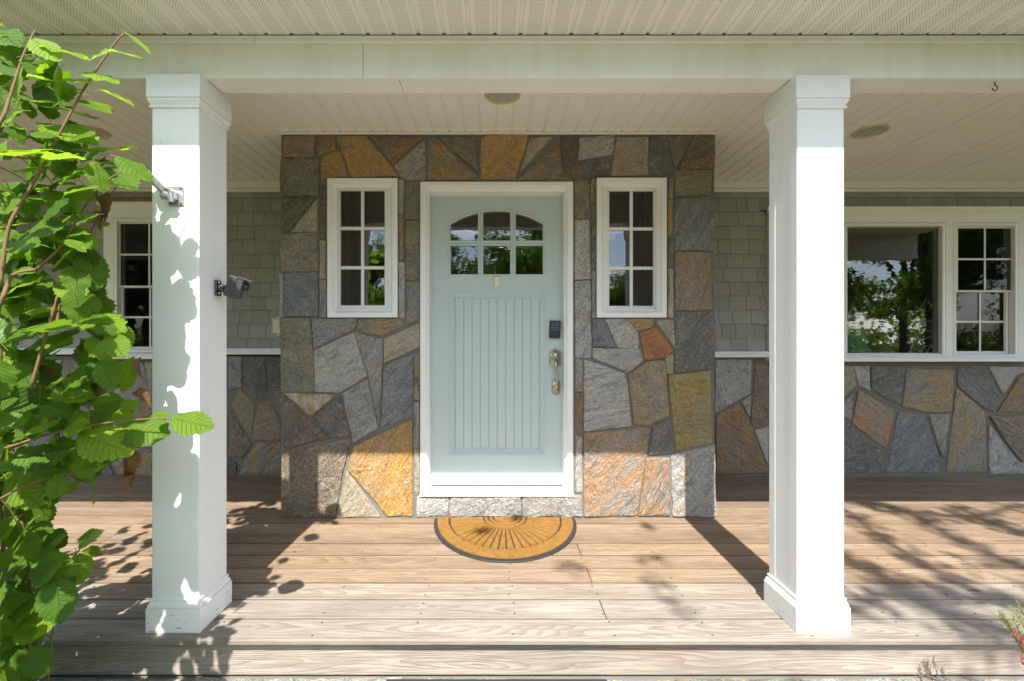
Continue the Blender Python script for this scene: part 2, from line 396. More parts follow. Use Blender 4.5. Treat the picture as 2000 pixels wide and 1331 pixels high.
# ground and deck -----------------------------------------------------
tag(obj('lawn', ([(-250, -250, -.34), (250, -250, -.34), (250, 250, -.34), (-250, 250, -.34)], [(0, 1, 2, 3)]), M_LAWN),
    'sunny green lawn in front of the porch', None, None, 'structure')
pt = NT('bounce_path_stone'); pn_ = pt.noise(pt.tc(), 3, 6, .6); pm = pt.bsdf(pt.mix(pn_, (.29, .265, .225), (.40, .365, .31)), .85, pt.bump(pn_, .3, .02), spec=.2)
tag(obj('bounce_path', ([(-1.5, -9, -.334), (1.6, -9, -.334), (1.6, 1.24, -.334), (-1.5, 1.24, -.334)], [(0, 1, 2, 3)]), pm), 'unseen pale stone strip added before the porch to bounce warm light', None, None, 'structure')  # unseen walkway, added so its sunlit stone bounces warm light into the porch
deck = thing('porch_floor', 'weathered wooden plank floor of the porch', None, (0, 1.8, 0), None, 'structure')
YD0 = 1.80; PITCH = .1445
nb = int((YW-YD0)/PITCH)+1
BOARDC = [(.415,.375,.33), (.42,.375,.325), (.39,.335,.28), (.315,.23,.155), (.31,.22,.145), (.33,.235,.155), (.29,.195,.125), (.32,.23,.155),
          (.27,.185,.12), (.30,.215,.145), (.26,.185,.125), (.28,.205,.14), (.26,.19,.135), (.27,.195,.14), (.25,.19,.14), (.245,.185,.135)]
screws = []
for i in range(nb):
    y0 = YD0+i*PITCH; y1 = min(y0+PITCH-(.005 if i < 2 else .0085)-R.random()*.003, YW+.02)
    cuts = [-4.402, .478, 5.358] if i % 2 else [-2.34, 2.54]
    xs = [XL]+[c for c in cuts if XL < c < XR]+[XR]
    for a, b in zip(xs[:-1], xs[1:]):
        cx, cy = (a+b)/2, (y0+y1)/2; dz = R.uniform(-.0016, .0006)
        bv = .006 if i == 0 else .0028
        g = bbox(a-cx+.0012, b-cx-.0012, y0-cy, y1-cy, -.026, 0, bv)
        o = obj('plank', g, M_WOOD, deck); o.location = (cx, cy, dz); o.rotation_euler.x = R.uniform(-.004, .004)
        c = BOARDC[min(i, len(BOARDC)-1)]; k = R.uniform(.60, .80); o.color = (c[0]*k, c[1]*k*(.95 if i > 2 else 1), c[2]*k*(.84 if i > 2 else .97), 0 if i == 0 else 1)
    for k in range(-11, 13):
        x = .478+k*.4064
        for yy in (y0+.03, y1-.03):
            if R.random() < .85 and not (EX0-.02 < x < EX1+.02 and yy > YS):
                jx, jy = x+R.uniform(-.012, .012), yy+R.uniform(-.006, .006)
                screws.append(lathe([(.0042, .0012), (.0001, .0013)], 8, (jx, jy, 0)))
tag(obj('screw_heads', join(*screws), simple('screw_head', (.11, .075, .055), .5, .6), deck), kind='stuff')
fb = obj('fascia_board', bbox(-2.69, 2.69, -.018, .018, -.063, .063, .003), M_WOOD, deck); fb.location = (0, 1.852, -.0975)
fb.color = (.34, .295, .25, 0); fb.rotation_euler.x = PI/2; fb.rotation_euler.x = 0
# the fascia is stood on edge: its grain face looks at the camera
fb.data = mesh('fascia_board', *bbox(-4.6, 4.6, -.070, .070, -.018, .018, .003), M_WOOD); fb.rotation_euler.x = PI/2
obj('gap_shade_fill', box(XL, XR, 1.878, YW, -.33, -.032), M_GAP, deck)  # one solid near-black fill, standing in for shade below the board gaps

# stones -----------------------------------------------------------------
PAL = dict(G=((.24,.24,.23),(.34,.33,.30)), LG=((.38,.375,.36),(.48,.465,.42)), DG=((.105,.105,.10),(.17,.165,.15)), BG=((.15,.163,.175),(.225,.235,.242)),
  OL=((.17,.165,.125),(.25,.225,.15)), GD=((.52,.28,.055),(.36,.25,.13)), RU=((.30,.145,.05),(.19,.155,.11)), OR=((.44,.17,.035),(.28,.115,.045)),
  TN=((.44,.38,.26),(.35,.315,.25)), GG=((.22,.215,.195),(.36,.25,.09)), GR=((.25,.23,.20),(.38,.19,.07)), YL=((.37,.265,.06),(.27,.235,.12)),
  BK=((.10,.09,.082),(.20,.10,.075)), BR=((.16,.12,.08),(.23,.175,.115)), WG=((.55,.50,.40),(.42,.22,.05)), OD=((.10,.095,.062),(.17,.15,.09)), VL=((.50,.50,.49),(.58,.57,.55)))
ACC = dict(G=.28, LG=.18, DG=.30, BG=.08, OL=.45, GD=.6, RU=.5, OR=.2, TN=.35, GG=.75, GR=.6, YL=.5, BK=.2, BR=.4, WG=.6, OD=.4, VL=.0)
def stone(poly, pal, parent, place, h=.022, ang=None, name='stone', rough=.003):
    if area2(poly) < 0: poly = poly[::-1]
    poly = offset2(poly, -.0042); P = []
    n = len(poly)
    for i in range(n):                       # break the outline into short uneven edges and clip the corners
        a, b = Vector(poly[i]), Vector(poly[(i+1)%n]); L = (b-a).length
        e = (b-a)/max(L, 1e-6); nn = Vector((-e.y, e.x)); m = max(1, int(L/.045))
        cut = min(.007, L*.18)
        P.append(a+e*cut)
        for k in range(1, m): P.append(a+e*(L*k/m)+nn*R.uniform(-rough, rough))
        P.append(b-e*cut)
    N = len(P); c = sum(P, Vector((0, 0)))/N
    def ring(d): return [p+(c-p)*min(d/max((c-p).length, 1e-6), .12+d*8) for p in P]
    hh = h+R.uniform(-.003, .004); V = []; Fc = []
    tilt = Vector((R.uniform(-.02, .02), R.uniform(-.02, .02)))
    for d, z in ((0, -.012), (.0005, hh-.007), (.006, hh-.0008), (.028, hh+.0008), (.07, hh+.0012)):
        for q in ring(d): V.append((q[0], q[1], z+((q-c).dot(tilt) if z > 0 else 0)+(R.uniform(-.0026, .0022) if d > .005 else 0)))
    V.append((c[0], c[1], hh+.001)); ci = len(V)-1
    for r in range(4):
        for i in range(N):
            j = (i+1) % N; Fc.append((r*N+i, r*N+j, (r+1)*N+j, (r+1)*N+i))
    for i in range(N): Fc.append((4*N+i, 4*N+(i+1)%N, ci))
    me = mesh(name, [place(*v) for v in V], Fc, M_STONE, False)
    if ang is None: ang = R.choice((-50, -40, 30, 45, 60, 20, 75))
    ca, sa = math.cos(math.radians(ang)), math.sin(math.radians(ang)); ox, oy = R.uniform(-20, 20), R.uniform(-20, 20); fa, fb_ = R.choice(((1, 1), (3.2, .55), (2.0, .8), (.7, 1.3), (4.0, .45), (1.4, .7), (2.6, 1.1)))
    at_ = me.attributes.new('gc', 'FLOAT_VECTOR', 'POINT')
    at_.data.foreach_set('vector', [k for v in V for k in ((v[0]*ca+v[1]*sa)*fa+ox, (-v[0]*sa+v[1]*ca)*fb_+oy, v[2])])
    aa = me.attributes.new('acc', 'FLOAT', 'POINT'); av = ACC.get(pal, .15)*R.uniform(.4, 1.3); aa.data.foreach_set('value', [av]*len(V))
    k = R.uniform(.9, 1.1)
    for nm, col in zip(('colA', 'colB'), PAL[pal]):
        a = me.attributes.new(nm, 'FLOAT_COLOR', 'POINT'); a.data.foreach_set('color', [q for _ in V for q in (col[0]*k, col[1]*k, col[2]*k, 1)])
    return link(bpy.data.objects.new(name, me), parent)
def clip(poly, p, n):
    out = []
    for i in range(len(poly)):
        a, b = Vector(poly[i]), Vector(poly[(i+1)%len(poly)]); da, db = (a-p).dot(n), (b-p).dot(n)
        if da <= 0: out.append(a)
        if da*db < 0: out.append(a+(b-a)*(da/(da-db)))
    return out
def cells(x0, y0, x1, y1, size, seed):
    r = random.Random(seed); pts = []
    nx = max(1, round((x1-x0)/size)); ny = max(1, round((y1-y0)/size))
    for i in range(nx):
        for j in range(ny):
            pts.append(Vector((x0+(i+.5+r.uniform(-.38, .38))*(x1-x0)/nx, y0+(j+.5+r.uniform(-.38, .38))*(y1-y0)/ny)))
    for a in pts:
        P = [Vector(q) for q in rect(x0, y0, x1, y1)]
        for b in pts:
            if b is not a and (b-a).length < size*3.2 and P: P = clip(P, (a+b)/2, (b-a).normalized())
        if len(P) >= 3: yield offset2(P, .006)

def Z4(u, v): return 520+u*.33058, 230+v*.33058
def Z5(u, v): return 520+u*.33058, 600+v*.33058
def Z6(u, v): return 960+u*.34560, 230+v*.34560
def Z7(u, v): return 960+u*.34560, 600+v*.34560
def Z8(u, v): return 1380+u*.50325, 330+v*.50338
def Z2(u, v): return u*.42074, 500+v*.42074
ENTRY = [
 (Z4,'GR',60,(100,110, 285,105, 278,232, 97,232)), (Z4,'RU',40,(300,110, 405,108, 410,180, 305,222)), (Z4,'GD',60,(330,228, 432,192, 478,345, 348,350, 324,372)),
 (Z4,'GD',-40,(418,110, 590,108, 780,345, 500,348)), (Z4,'RU',40,(612,110, 930,110, 750,270)), (Z4,'G',40,(938,130, 936,365, 830,368, 790,340, 757,285)),
 (Z4,'OL',50,(85,245, 308,240, 306,455, 82,460)), (Z4,'OD',40,(100,475, 288,470, 130,672, 95,668)), (Z4,'TN',50,(300,478, 298,668, 145,675)),
 (Z4,'GG',30,(85,688, 302,680, 300,905, 85,905)), (Z4,'BG',-40,(100,918, 302,912, 302,1172, 102,1175)), (Z4,'LG',90,(80,922, 95,920, 95,1176, 80,1176)),
 (Z4,'DG',80,(320,390, 345,390, 345,480, 318,480)), (Z4,'BR',80,(318,490, 345,490, 345,715, 318,715)), (Z4,'TN',70,(316,728, 345,728, 345,950, 316,950)), (Z4,'G',60,(316,962, 348,962, 352,1178, 318,1178)),
 (Z4,'LG',70,(785,365, 810,368, 808,572, 785,565)), (Z4,'GR',80,(785,580, 808,580, 810,840, 788,845)), (Z4,'LG',70,(785,852, 815,858, 815,1185, 785,1180)),
 (Z4,'OL',60,(822,378, 897,378, 897,600, 822,600)), (Z4,'OL',50,(828,608, 900,612, 898,960, 825,955)), (Z4,'G',40,(828,970, 900,972, 900,1190, 828,1225)),
 (Z4,'GG',-30,(960,120, 1003,120, 1243,338, 1230,362, 955,362)), (Z4,'OL',-40,(1015,118, 1232,118, 1252,318)),
 (Z6,'GD',-30,(-58,120, -20,100, 205,98, 180,200, 130,345, -60,345)), (Z6,'TN',50,(222,115, 345,108, 165,300)), (Z6,'OL',30,(385,150, 408,310, 412,345, 150,348, 228,265)),
 (Z6,'OD',70,(392,105, 490,105, 480,215, 418,308, 400,230)), (Z6,'LG',30,(498,115, 695,98, 685,205, 495,238)), (Z6,'DG',30,(455,290, 470,255, 665,222, 672,320, 445,345)),
 (Z6,'TN',10,(710,110, 888,108, 885,320, 680,325)), (Z6,'DG',50,(900,110, 985,98, 1030,290, 1005,325, 892,310)), (Z6,'OL',60,(1000,105, 1140,98, 1050,280, 1035,270)),
 (Z6,'BR',40,(1155,98, 1262,95, 1260,285, 1058,292)), (Z6,'GG',10,(1040,300, 1245,295, 1243,430, 1040,440)), (Z6,'BG',60,(1040,455, 1258,445, 1258,748, 1038,750)),
 (Z6,'GR',70,(1040,762, 1235,762, 1243,1082, 1040,1088)), (Z7,'DG',60,(1040,28, 1262,25, 1262,345, 1040,372)),
 (Z6,'G',80,(1003,345, 1022,345, 1025,450, 1003,450)), (Z6,'GD',80,(1003,465, 1022,462, 1020,660, 1001,660)), (Z6,'DG',80,(1003,670, 1025,670, 1025,845, 1003,845)), (Z6,'TN',80,(1003,855, 1025,855, 1025,1130, 1003,1128)),
 (Z6,'OL',80,(562,345, 586,345, 586,485, 565,480)), (Z6,'OL',80,(568,495, 586,495, 586,670, 568,670)), (Z6,'BG',80,(570,685, 586,685, 586,855, 572,855)), (Z6,'G',80,(570,865, 586,865, 586,1130, 570,1130)),
 (Z6,'OL',50,(474,358, 555,352, 553,490, 560,565, 474,568)), (Z6,'LG',60,(474,578, 552,575, 560,910, 474,915)), (Z7,'LG',60,(474,-145, 555,-148, 563,285, 477,288)),
 (Z7,'BG',40,(572,70, 635,68, 705,230, 572,222)), (Z7,'LG',50,(645,72, 760,70, 830,150, 832,238, 720,232)), (Z7,'GD',20,(765,70, 915,68, 910,110, 815,135)), (Z7,'TN',50,(925,70, 1030,75, 1038,235)),
 (Z7,'OR',30,(840,150, 930,112, 1022,240, 1010,275, 905,300, 868,295)), (Z7,'LG',20,(572,235, 845,240, 858,300, 775,370, 575,285)), (Z7,'TN',80,(985,285, 1028,270, 1028,378, 992,375)),
 (Z7,'G',80,(478,295, 512,295, 512,478, 477,478)), (Z7,'RU',80,(478,485, 510,485, 512,715, 480,720)), (Z7,'LG',80,(480,730, 510,738, 512,1050, 477,1050)),
 (Z7,'LG',10,(525,298, 755,380, 770,440, 788,672, 525,702)), (Z7,'GG',-50,(778,382, 880,308, 980,305, 1000,615, 890,668, 808,662)), (Z7,'YL',0,(1000,390, 1235,362, 1250,772, 1045,810)),
 (Z7,'GR',45,(525,712, 893,685, 880,800, 820,1180, 525,1185)), (Z7,'DG',50,(915,672, 1005,635, 1035,815, 1020,828, 888,835)), (Z7,'GR',60,(880,858, 1000,855, 1008,1180, 830,1180)), (Z7,'G',45,(1018,840, 1265,782, 1268,1186, 1028,1184)),
 (Z5,'OL',70,(875,275, 900,272, 900,550, 875,550)), (Z5,'G',80,(875,565, 900,562, 900,835, 873,835)), (Z5,'TN',80,(875,845, 900,842, 900,1098, 878,1100)),
 (Z5,'OL',60,(80,65, 255,68, 275,300, 285,500, 85,500)), (Z5,'G',30,(268,72, 530,70, 535,100, 500,140, 280,245)), (Z5,'GG',20,(545,75, 800,72, 815,105, 690,165, 600,155, 542,130)),
 (Z5,'LG',30,(515,150, 280,258, 290,500, 430,505, 595,405)), (Z5,'G',60,(525,155, 688,190, 684,340, 668,705, 600,390)), (Z5,'TN',30,(900,100, 900,235, 760,300, 695,328, 695,190)),
 (Z5,'BG',50,(695,350, 865,278, 868,645, 677,712)), (Z5,'WG',10,(108,510, 400,522, 270,638, 252,638)), (Z5,'BK',60,(100,522, 240,660, 370,775, 105,840)), (Z5,'DG',-50,(268,655, 430,527, 490,765, 380,772)),
 (Z5,'G',30,(450,510, 596,428, 658,715, 515,803)), (Z5,'BR',40,(90,864, 500,777, 485,840, 445,1000, 405,1243, 85,1243)), (Z5,'GD',60,(517,827, 850,667, 862,682, 862,1236, 718,1238, 482,960)), (Z5,'TN',60,(475,972, 672,1240, 414,1243)),
]
STEP = [((815,971),(876,972),(874,1010),(812,1010)), ((880,972),(1017,970),(1018,1008),(879,1010)), ((1022,970),(1136,969),(1138,1009),(1021,1009))]
wallE = thing('stone_entry_wall', 'projecting entry wall of multicoloured grey and gold quartzite around the front door', 'stone wall', (0, YS, 0))
PE = lambda x, z, h: (x, YS+.022-h, z)
for fn, pal, ang, q in ENTRY:
    poly = []
    for i in range(0, len(q), 2):
        p = at(*fn(q[i], q[i+1]), YS); poly.append((p.x, p.z))
    stone(poly, pal, wallE, PE, ang=ang)
for k, q in enumerate(STEP):
    poly = [(at(a, b, YS).x, at(a, b, YS).z) for a, b in q]
    stone(poly, ('LG', 'G', 'G')[k], wallE, PE, ang=35)
# mortar backing with openings
DX0, DX1 = at(819.5, 0, YS).x, at(1120.5, 0, YS).x; DZ1 = at(0, 354, YS).z; DZ0 = at(0, 967.5, YS).z
def RW(px0, py0, px1, py1, Y): a, b = at(px0, py1, Y), at(px1, py0, Y); return a.x, a.z, b.x, b.z
SL = RW(*Z4(360, 358), *Z4(778, 1183), YS); SR = RW(*Z6(592, 340), *Z6(990, 1132), YS)
yb0, yb1 = YS+.010, YS+.18
def holes(x0, z0, x1, z1, hs, y0, y1):
    xs = sorted({x0, x1, *[h[0] for h in hs], *[h[2] for h in hs]}); zs = sorted({z0, z1, *[h[1] for h in hs], *[h[3] for h in hs]})
    vi = {}; V = []; Fc = []; cell = set()
    for i in range(len(xs)-1):
        for j in range(len(zs)-1):
            cx, cz = (xs[i]+xs[i+1])/2, (zs[j]+zs[j+1])/2
            if not any(h[0] < cx < h[2] and h[1] < cz < h[3] for h in hs): cell.add((i, j))
    def v(i, j, y):
        k = (i, j, y)
        if k not in vi: vi[k] = len(V); V.append((xs[i], y, zs[j]))
        return vi[k]
    for i, j in cell:
        Fc.append((v(i,j,y0), v(i+1,j,y0), v(i+1,j+1,y0), v(i,j+1,y0))); Fc.append((v(i,j,y1), v(i,j+1,y1), v(i+1,j+1,y1), v(i+1,j,y1)))
        if (i-1, j) not in cell: Fc.append((v(i,j,y0), v(i,j+1,y0), v(i,j+1,y1), v(i,j,y1)))
        if (i+1, j) not in cell: Fc.append((v(i+1,j,y0), v(i+1,j,y1), v(i+1,j+1,y1), v(i+1,j+1,y0)))
        if (i, j-1) not in cell: Fc.append((v(i,j,y0), v(i,j,y1), v(i+1,j,y1), v(i+1,j,y0)))
        if (i, j+1) not in cell: Fc.append((v(i,j+1,y0), v(i+1,j+1,y0), v(i+1,j+1,y1), v(i,j+1,y1)))
    return V, Fc
sh = .004
obj('mortar', holes(EX0+.004, -.03, EX1-.004, ZC-.004, [(DX0+sh, DZ0+.002, DX1-sh, DZ1-sh), (SL[0]+sh, SL[1]+sh, SL[2]-sh, SL[3]-sh), (SR[0]+sh, SR[1]+sh, SR[2]-sh, SR[3]-sh)], yb0, yb1), M_MORT, wallE)
for s, x in ((-1, EX0), (1, EX1)):           # return walls of the entry
    a, b = sorted((x-s*.004, x-s*.16))
    obj('return_wall', box(a, b, yb1+.001, YW+.02, -.03, ZC-.004), M_MORT, wallE)
    pl = (lambda y, z, h, x=x, s=s: (x+s*(h-.024), y, z))
    for P in cells(YS+.19, .005, YW-.005, ZC-.03, .34, 31+s): stone([tuple(p) for p in P], R.choice(['G', 'OL', 'GG', 'BG', 'LG', 'GR', 'DG']), wallE, pl)

# low stone walls ------------------------------------------------------------
LOWR = [('LG',10,(38,742, 175,742, 172,870, 50,940, 36,945)), ('BR',60,(190,744, 240,744, 240,990, 185,1005, 174,990)), ('LG',60,(137,905, 172,882, 168,962)),
 ('RU',-40,(38,957, 130,912, 180,1012, 240,1180, 38,1182)), ('LG',60,(187,1017, 240,1002, 240,1158)),
 ('GR',30,(250,744, 400,744, 380,905, 290,960, 250,930)), ('G',50,(410,744, 520,744, 520,890, 480,960, 395,915)), ('BG',40,(252,945, 288,972, 385,920, 400,1180, 255,1180)), ('OL',60,(400,930, 475,972, 522,905, 522,1180, 410,1180)),
 ('TN',30,(530,767, 570,767, 585,838, 530,888)), ('LG',40,(575,767, 633,767, 635,860, 592,838)), ('DG',20,(640,770, 770,770, 755,913, 700,893, 642,850)),
 ('GG',10,(780,777, 960,780, 950,943, 850,943, 762,923)), ('DG',-40,(975,772, 1090,770, 1145,880, 1115,943, 1080,928, 977,845)), ('LG',40,(1097,770, 1300,770, 1205,800, 1152,873)),
 ('RU',50,(1320,775, 1330,945, 1132,943, 1167,887, 1215,810)), ('G',50,(530,907, 573,867, 565,973, 530,958)), ('GR',-40,(590,862, 728,937, 728,960, 700,1088, 567,990)),
 ('DG',20,(530,982, 555,992, 678,1097, 690,1180, 530,1180)), ('BG',40,(747,942, 850,957, 908,1130, 903,1180, 702,1178)), ('G',60,(864,957, 943,952, 920,1122, 911,1108)),
 ('GG',60,(972,852, 1080,947, 1085,1178, 932,1180)), ('BR',-30,(1100,962, 1330,957, 1330,1160, 1235,1150, 1162,1060)), ('LG',60,(1097,992, 1235,1167, 1330,1175, 1330,1183, 1100,1183))]
LOWL = [('G',70,(1062,468, 1122,468, 1120,608, 1062,618)), ('DG',70,(1135,468, 1225,472, 1245,658, 1190,673, 1127,600)), ('DG',30,(1234,472, 1310,472, 1310,613, 1247,608)),
 ('GG',60,(1075,690, 1115,618, 1183,690, 1160,850)), ('GR',30,(1195,687, 1245,677, 1295,755, 1310,850, 1167,862)), ('BR',60,(1062,715, 1168,880, 1120,943, 1062,930)),
 ('GG',40,(1187,877, 1310,867, 1310,1020, 1107,1020, 1132,960)), ('BR',70,(1252,627, 1310,627, 1310,745)), ('DG',40,(1062,942, 1095,962, 1093,1020, 1062,1020)),
 ('G',60,(490,494, 660,494, 690,640, 620,698, 540,688, 505,560)), ('LG',70,(672,494, 705,494, 705,690, 694,640)), ('GR',20,(545,702, 622,710, 702,655, 705,790, 560,800)),
 ('DG',20,(262,872, 500,950, 528,1022, 262,1022)), ('GG',40,(512,945, 590,892, 705,900, 705,1022, 547,1022)), ('G',40,(420,700, 530,700, 548,805, 500,935, 400,905)), ('TN',20,(556,812, 704,800, 704,888, 592,880, 515,930)),
 ('BG',50,(718,494, 880,494, 860,660, 740,700, 718,690)), ('GR',40,(892,494, 1050,494, 1050,690, 960,740, 872,668)), ('OL',40,(718,712, 745,712, 865,672, 955,752, 930,900, 720,880)), ('G',60,(966,750, 1050,705, 1050,1022, 945,1022, 940,905)), ('BR',30,(718,892, 930,912, 934,1022, 720,1022))]
wr = thing('low_stone_wall', 'low grey and rust flagstone wall under the big porch window', 'stone wall', (3.4, YW, 0))
wlft = thing('low_stone_wall', 'low dark flagstone wall behind the leafy shrub and flag-bracket column', 'stone wall', (-3, YW, 0))
PW = lambda x, z, h: (x, YW+.022-h, z)
def lowwall(data, fn, root):
    for pal, ang, q in data:
        poly = [(at(*fn(q[i], q[i+1]), YW).x, max(.004, at(*fn(q[i], q[i+1]), YW).z)) for i in range(0, len(q), 2)]
        stone(poly, pal, root, PW, ang=ang)
lowwall(LOWR, Z8, wr); lowwall(LOWL, Z2, wlft)
xr = at(*Z8(1336, 0), YW).x; xl = at(*Z2(415, 0), YW).x
for P in cells(xr, .005, XR, 1.005, .36, 5): stone([tuple(p) for p in P], R.choice(['G', 'OL', 'GG', 'BG', 'LG', 'RU']), wr, PW)
for P in cells(XL, .39, xl, 1.03, .34, 6): stone([tuple(p) for p in P], R.choice(['G', 'OL', 'GG', 'BG', 'LG', 'DG']), wlft, PW)
for P in cells(XL, .005, at(*Z2(258, 0), YW).x, .38, .34, 8): stone([tuple(p) for p in P], R.choice(['G', 'OL', 'BG', 'LG', 'DG']), wlft, PW)
obj('mortar', box(EX1-.005, XR, YW+.009, YW+.12, -.03, 1.06), M_MORT, wr); obj('mortar', box(XL, EX0+.005, YW+.009, YW+.12, -.03, 1.06), M_MORT, wlft)
def ledge(root, x0, x1, z0=1.050, z1=1.092):
    obj('water_table', join(bbox(x0, x1, YW-.045, YW+.01, z0, z1-.012, .003), bbox(x0, x1, YW-.036, YW+.01, z1-.0115, z1+.010, .003)), M_WHITE, root)

# shingled walls -----------------------------------------------------------
YWIN = YW-.03
TW = (at(1502, 0, YWIN).x, at(2003, 0, YWIN).x, 1.062, at(0, 416, YWIN).z)       # triple window: casing outer
LW = (at(202, 0, YWIN).x, at(380, 0, YWIN).x, 1.085, at(0, 407, YWIN).z)
ZF = 2.513
def siding(root, x0, x1, holes_, seed):
    r = random.Random(seed); row = 0; z = 1.098
    ROWH = .1238
    while z < ZF:
        z1 = min(z+ROWH, ZF+.01); x = x0-r.uniform(0, .12)
        while x < x1:
            wd = r.choice((.098, .11, .122, .135, .15, .165)); a, b = max(x, x0), min(x+wd-.0034, x1); x += wd
            if b-a < .012: continue
            segs = [(a, b)]
            for hx0, hx1, hz0, hz1 in holes_:
                if z < hz1-.01 and z1 > hz0+.01 and not (z1-hz1 > .015 and z > hz0):
                    ns = []
                    for s0, s1 in segs:
                        if s1 <= hx0 or s0 >= hx1: ns.append((s0, s1))
                        else:
                            if s0 < hx0-.01: ns.append((s0, hx0))
                            if s1 > hx1+.01: ns.append((hx1, s1))
                    segs = ns
            for s0, s1 in segs:
                zb, zt = z, z1+.004
                for hx0, hx1, hz0, hz1 in holes_:
                    if s1 > hx0+.001 and s0 < hx1-.001:
                        if zb < hz1 < zt: zb = hz1
                        elif zb < hz0 < zt: zt = hz0
                jz = r.uniform(-.0015, .0015); t0 = .030+r.uniform(-.003, .002)
                V = [(s0, YW+.02-t0, zb+jz), (s1, YW+.02-t0, zb+jz), (s1, YW+.009, zt), (s0, YW+.009, zt), (s0, YW+.02, zb+jz), (s1, YW+.02, zb+jz), (s1, YW+.02, zt), (s0, YW+.02, zt)]
                obj('shingle', (V, [(0,1,2,3), (4,7,6,5), (0,4,5,1), (1,5,6,2), (2,6,7,3), (3,7,4,0)]), M_SHING, root)
        z += ROWH
HT = (TW[0], TW[1], 1.0, TW[3]+.03); HL = (LW[0], LW[1], 1.0, LW[3]+.03)
sr = thing('shingle_wall', 'grey-beige shingled wall above the low stones around the big porch window', 'shingle wall', (3.4, YW, 1.1))
sl_ = thing('shingle_wall', 'grey-beige shingled wall between the stone entry and the narrow window behind the shrub', 'shingle wall', (-3, YW, 1.1))
siding(sr, EX1-.03, XR, [HT], 3); siding(sl_, XL, EX0+.03, [HL], 4)
gr = .05
obj('sheathing', holes(EX1-.16, 1.061, XR, ZC+.02, [(TW[0]+gr, TW[2]+gr*.5, TW[1]-gr, TW[3]-gr)], YW+.021, YW+.12), M_GAP, sr)
obj('sheathing', holes(XL, 1.061, EX0+.16, ZC+.02, [(LW[0]+gr, LW[2]+gr*.5, LW[1]-gr, LW[3]-gr)], YW+.021, YW+.12), M_GAP, sl_)
for root, x0, x1 in ((sr, EX1-.01, XR), (sl_, XL, EX0+.01)):
    obj('frieze_board', join(bbox(x0, x1, YW-.040, YW+.02, ZF+.022, ZC-.001, .002), bbox(x0, x1, YW-.024, YW+.02, ZF-.004, ZF+.0215, .004)), M_TRIM, root)
ledge(sr, EX1-.01, TW[0]-.002); ledge(sr, TW[1]+.002, XR); ledge(sl_, LW[1]+.002, EX0+.01, 1.075, 1.118); ledge(sl_, XL, LW[0]-.002, 1.075, 1.118)

# ceiling, soffit, beam, roof ---------------------------------------------------
GP = .1047; X0 = at(653+.35*38/1, 258, YS).x
ceil = thing('porch_ceiling', 'beige beadboard vinyl porch ceiling', None, (0, 2.5, ZC), None, 'structure')
def strip(y0, y1, wid=GP):        # one vinyl strip with its raised groove on the right edge
    pr = [(-wid/2, 0), (wid/2-.019, 0), (wid/2-.0145, .0065), (wid/2-.006, .0065), (wid/2-.0035, .001), (wid/2, .0)]
    V = [(x, y0, z) for x, z in pr]+[(x, y1, z) for x, z in pr]; n = len(pr)
    return V, [(i, i+n, i+n+1, i+1) for i in range(n-1)]
mA = mesh('ceiling_strip', *strip(YB1+.001, YS-.004), M_CEIL); mB = mesh('ceiling_strip_long', *strip(YB1+.001, YW-.028), M_CEIL)
gx = at(650+.35*913, 258, YS).x       # a groove seen straight on
k = -50
while True:
    x = gx+k*GP-GP/2+.010
    k += 1
    if x < XL: continue
    if x > XR: break
    me = mA if EX0-.01 < x < EX1+.01 else mB
    o = link(bpy.data.objects.new('ceiling_panel', me), ceil); o.location = (x, 0, ZC+R.uniform(-.0006, .0006))
obj('ceiling_backing', box(XL, XR, YB1, YW+.1, ZC+.012, ZC+.03), M_GAP, ceil)
tb = .012
obj('channel_trim', join(bbox(EX0-.014, EX1+.014, YS-.014, YS+.004, ZC-.0165, ZC-.0015, .001), bbox(EX0-.014, EX0-.001, YS+.005, YW-.05, ZC-.0135, ZC-.0015, .001), bbox(EX1+.001, EX1+.014, YS+.005, YW-.05, ZC-.0135, ZC-.0015, .001)), M_TRIM, ceil)
sof = thing('eave_soffit', 'perforated cream vinyl eave soffit above the porch beam', 'soffit', (0, 1.7, ZS))
mS = mesh('soffit_strip', *strip(YE+.02, YB0-.013), M_SOF); gx = at(650+.35*906, 72, YB0-.012).x
for k in range(-52, 56):
    x = gx+k*GP-GP/2+.010
    if XL < x < XR: o = link(bpy.data.objects.new('soffit_panel', mS), sof); o.location = (x, 0, ZS+R.uniform(-.0006, .0006))
obj('fascia_board', bbox(XL, XR, YE-.02, YE+.019, ZS-.012, ZS+.17, .003), M_WHITE, sof)
obj('soffit_backing', box(XL, XR, YE+.0195, YB0-.013, ZS+.012, ZS+.03), M_GAP, sof)
def trim_run(x0, x1): return join(bbox(x0, x1, YB0-.0125, YB0-.0005, ZS-.031, ZS-.002, .002), bbox(x0, x1, YB0-.0165, YB0-.0128, ZS-.033, ZS-.024, .001))
obj('channel_trim', trim_run(XL, at(497, 80, 1.86).x), M_TRIM, sof); obj('channel_trim', trim_run(at(497.6, 80, 1.86).x, XR), M_TRIM, sof)
beam = thing('porch_beam', 'long white boxed beam carried by the two square porch columns', 'beam', (0, YB0, ZB))
xs_ = at(709, 110, YB0).x
obj('face_board', bbox(XL, xs_-.0008, YB0, YB0+.016, ZB, ZS-.001, .0015), M_BEAM, beam); obj('face_board', bbox(xs_+.0008, XR, YB0, YB0+.016, ZB, ZS-.001, .0015), M_BEAM, beam)
x2 = at(782, 170, 1.92).x
obj('underside_board', bbox(XL, x2-.001, YB0+.0165, YB1, ZB+.004, ZB+.02, .0015), M_TRIM, beam); obj('underside_board', bbox(x2+.001, XR, YB0+.0165, YB1, ZB+.0045, ZB+.02, .0015), M_TRIM, beam)
obj('beam_core', box(XL, XR, YB0+.017, YB1-.002, ZB+.0205, ZC+.02), M_TRIM, beam)
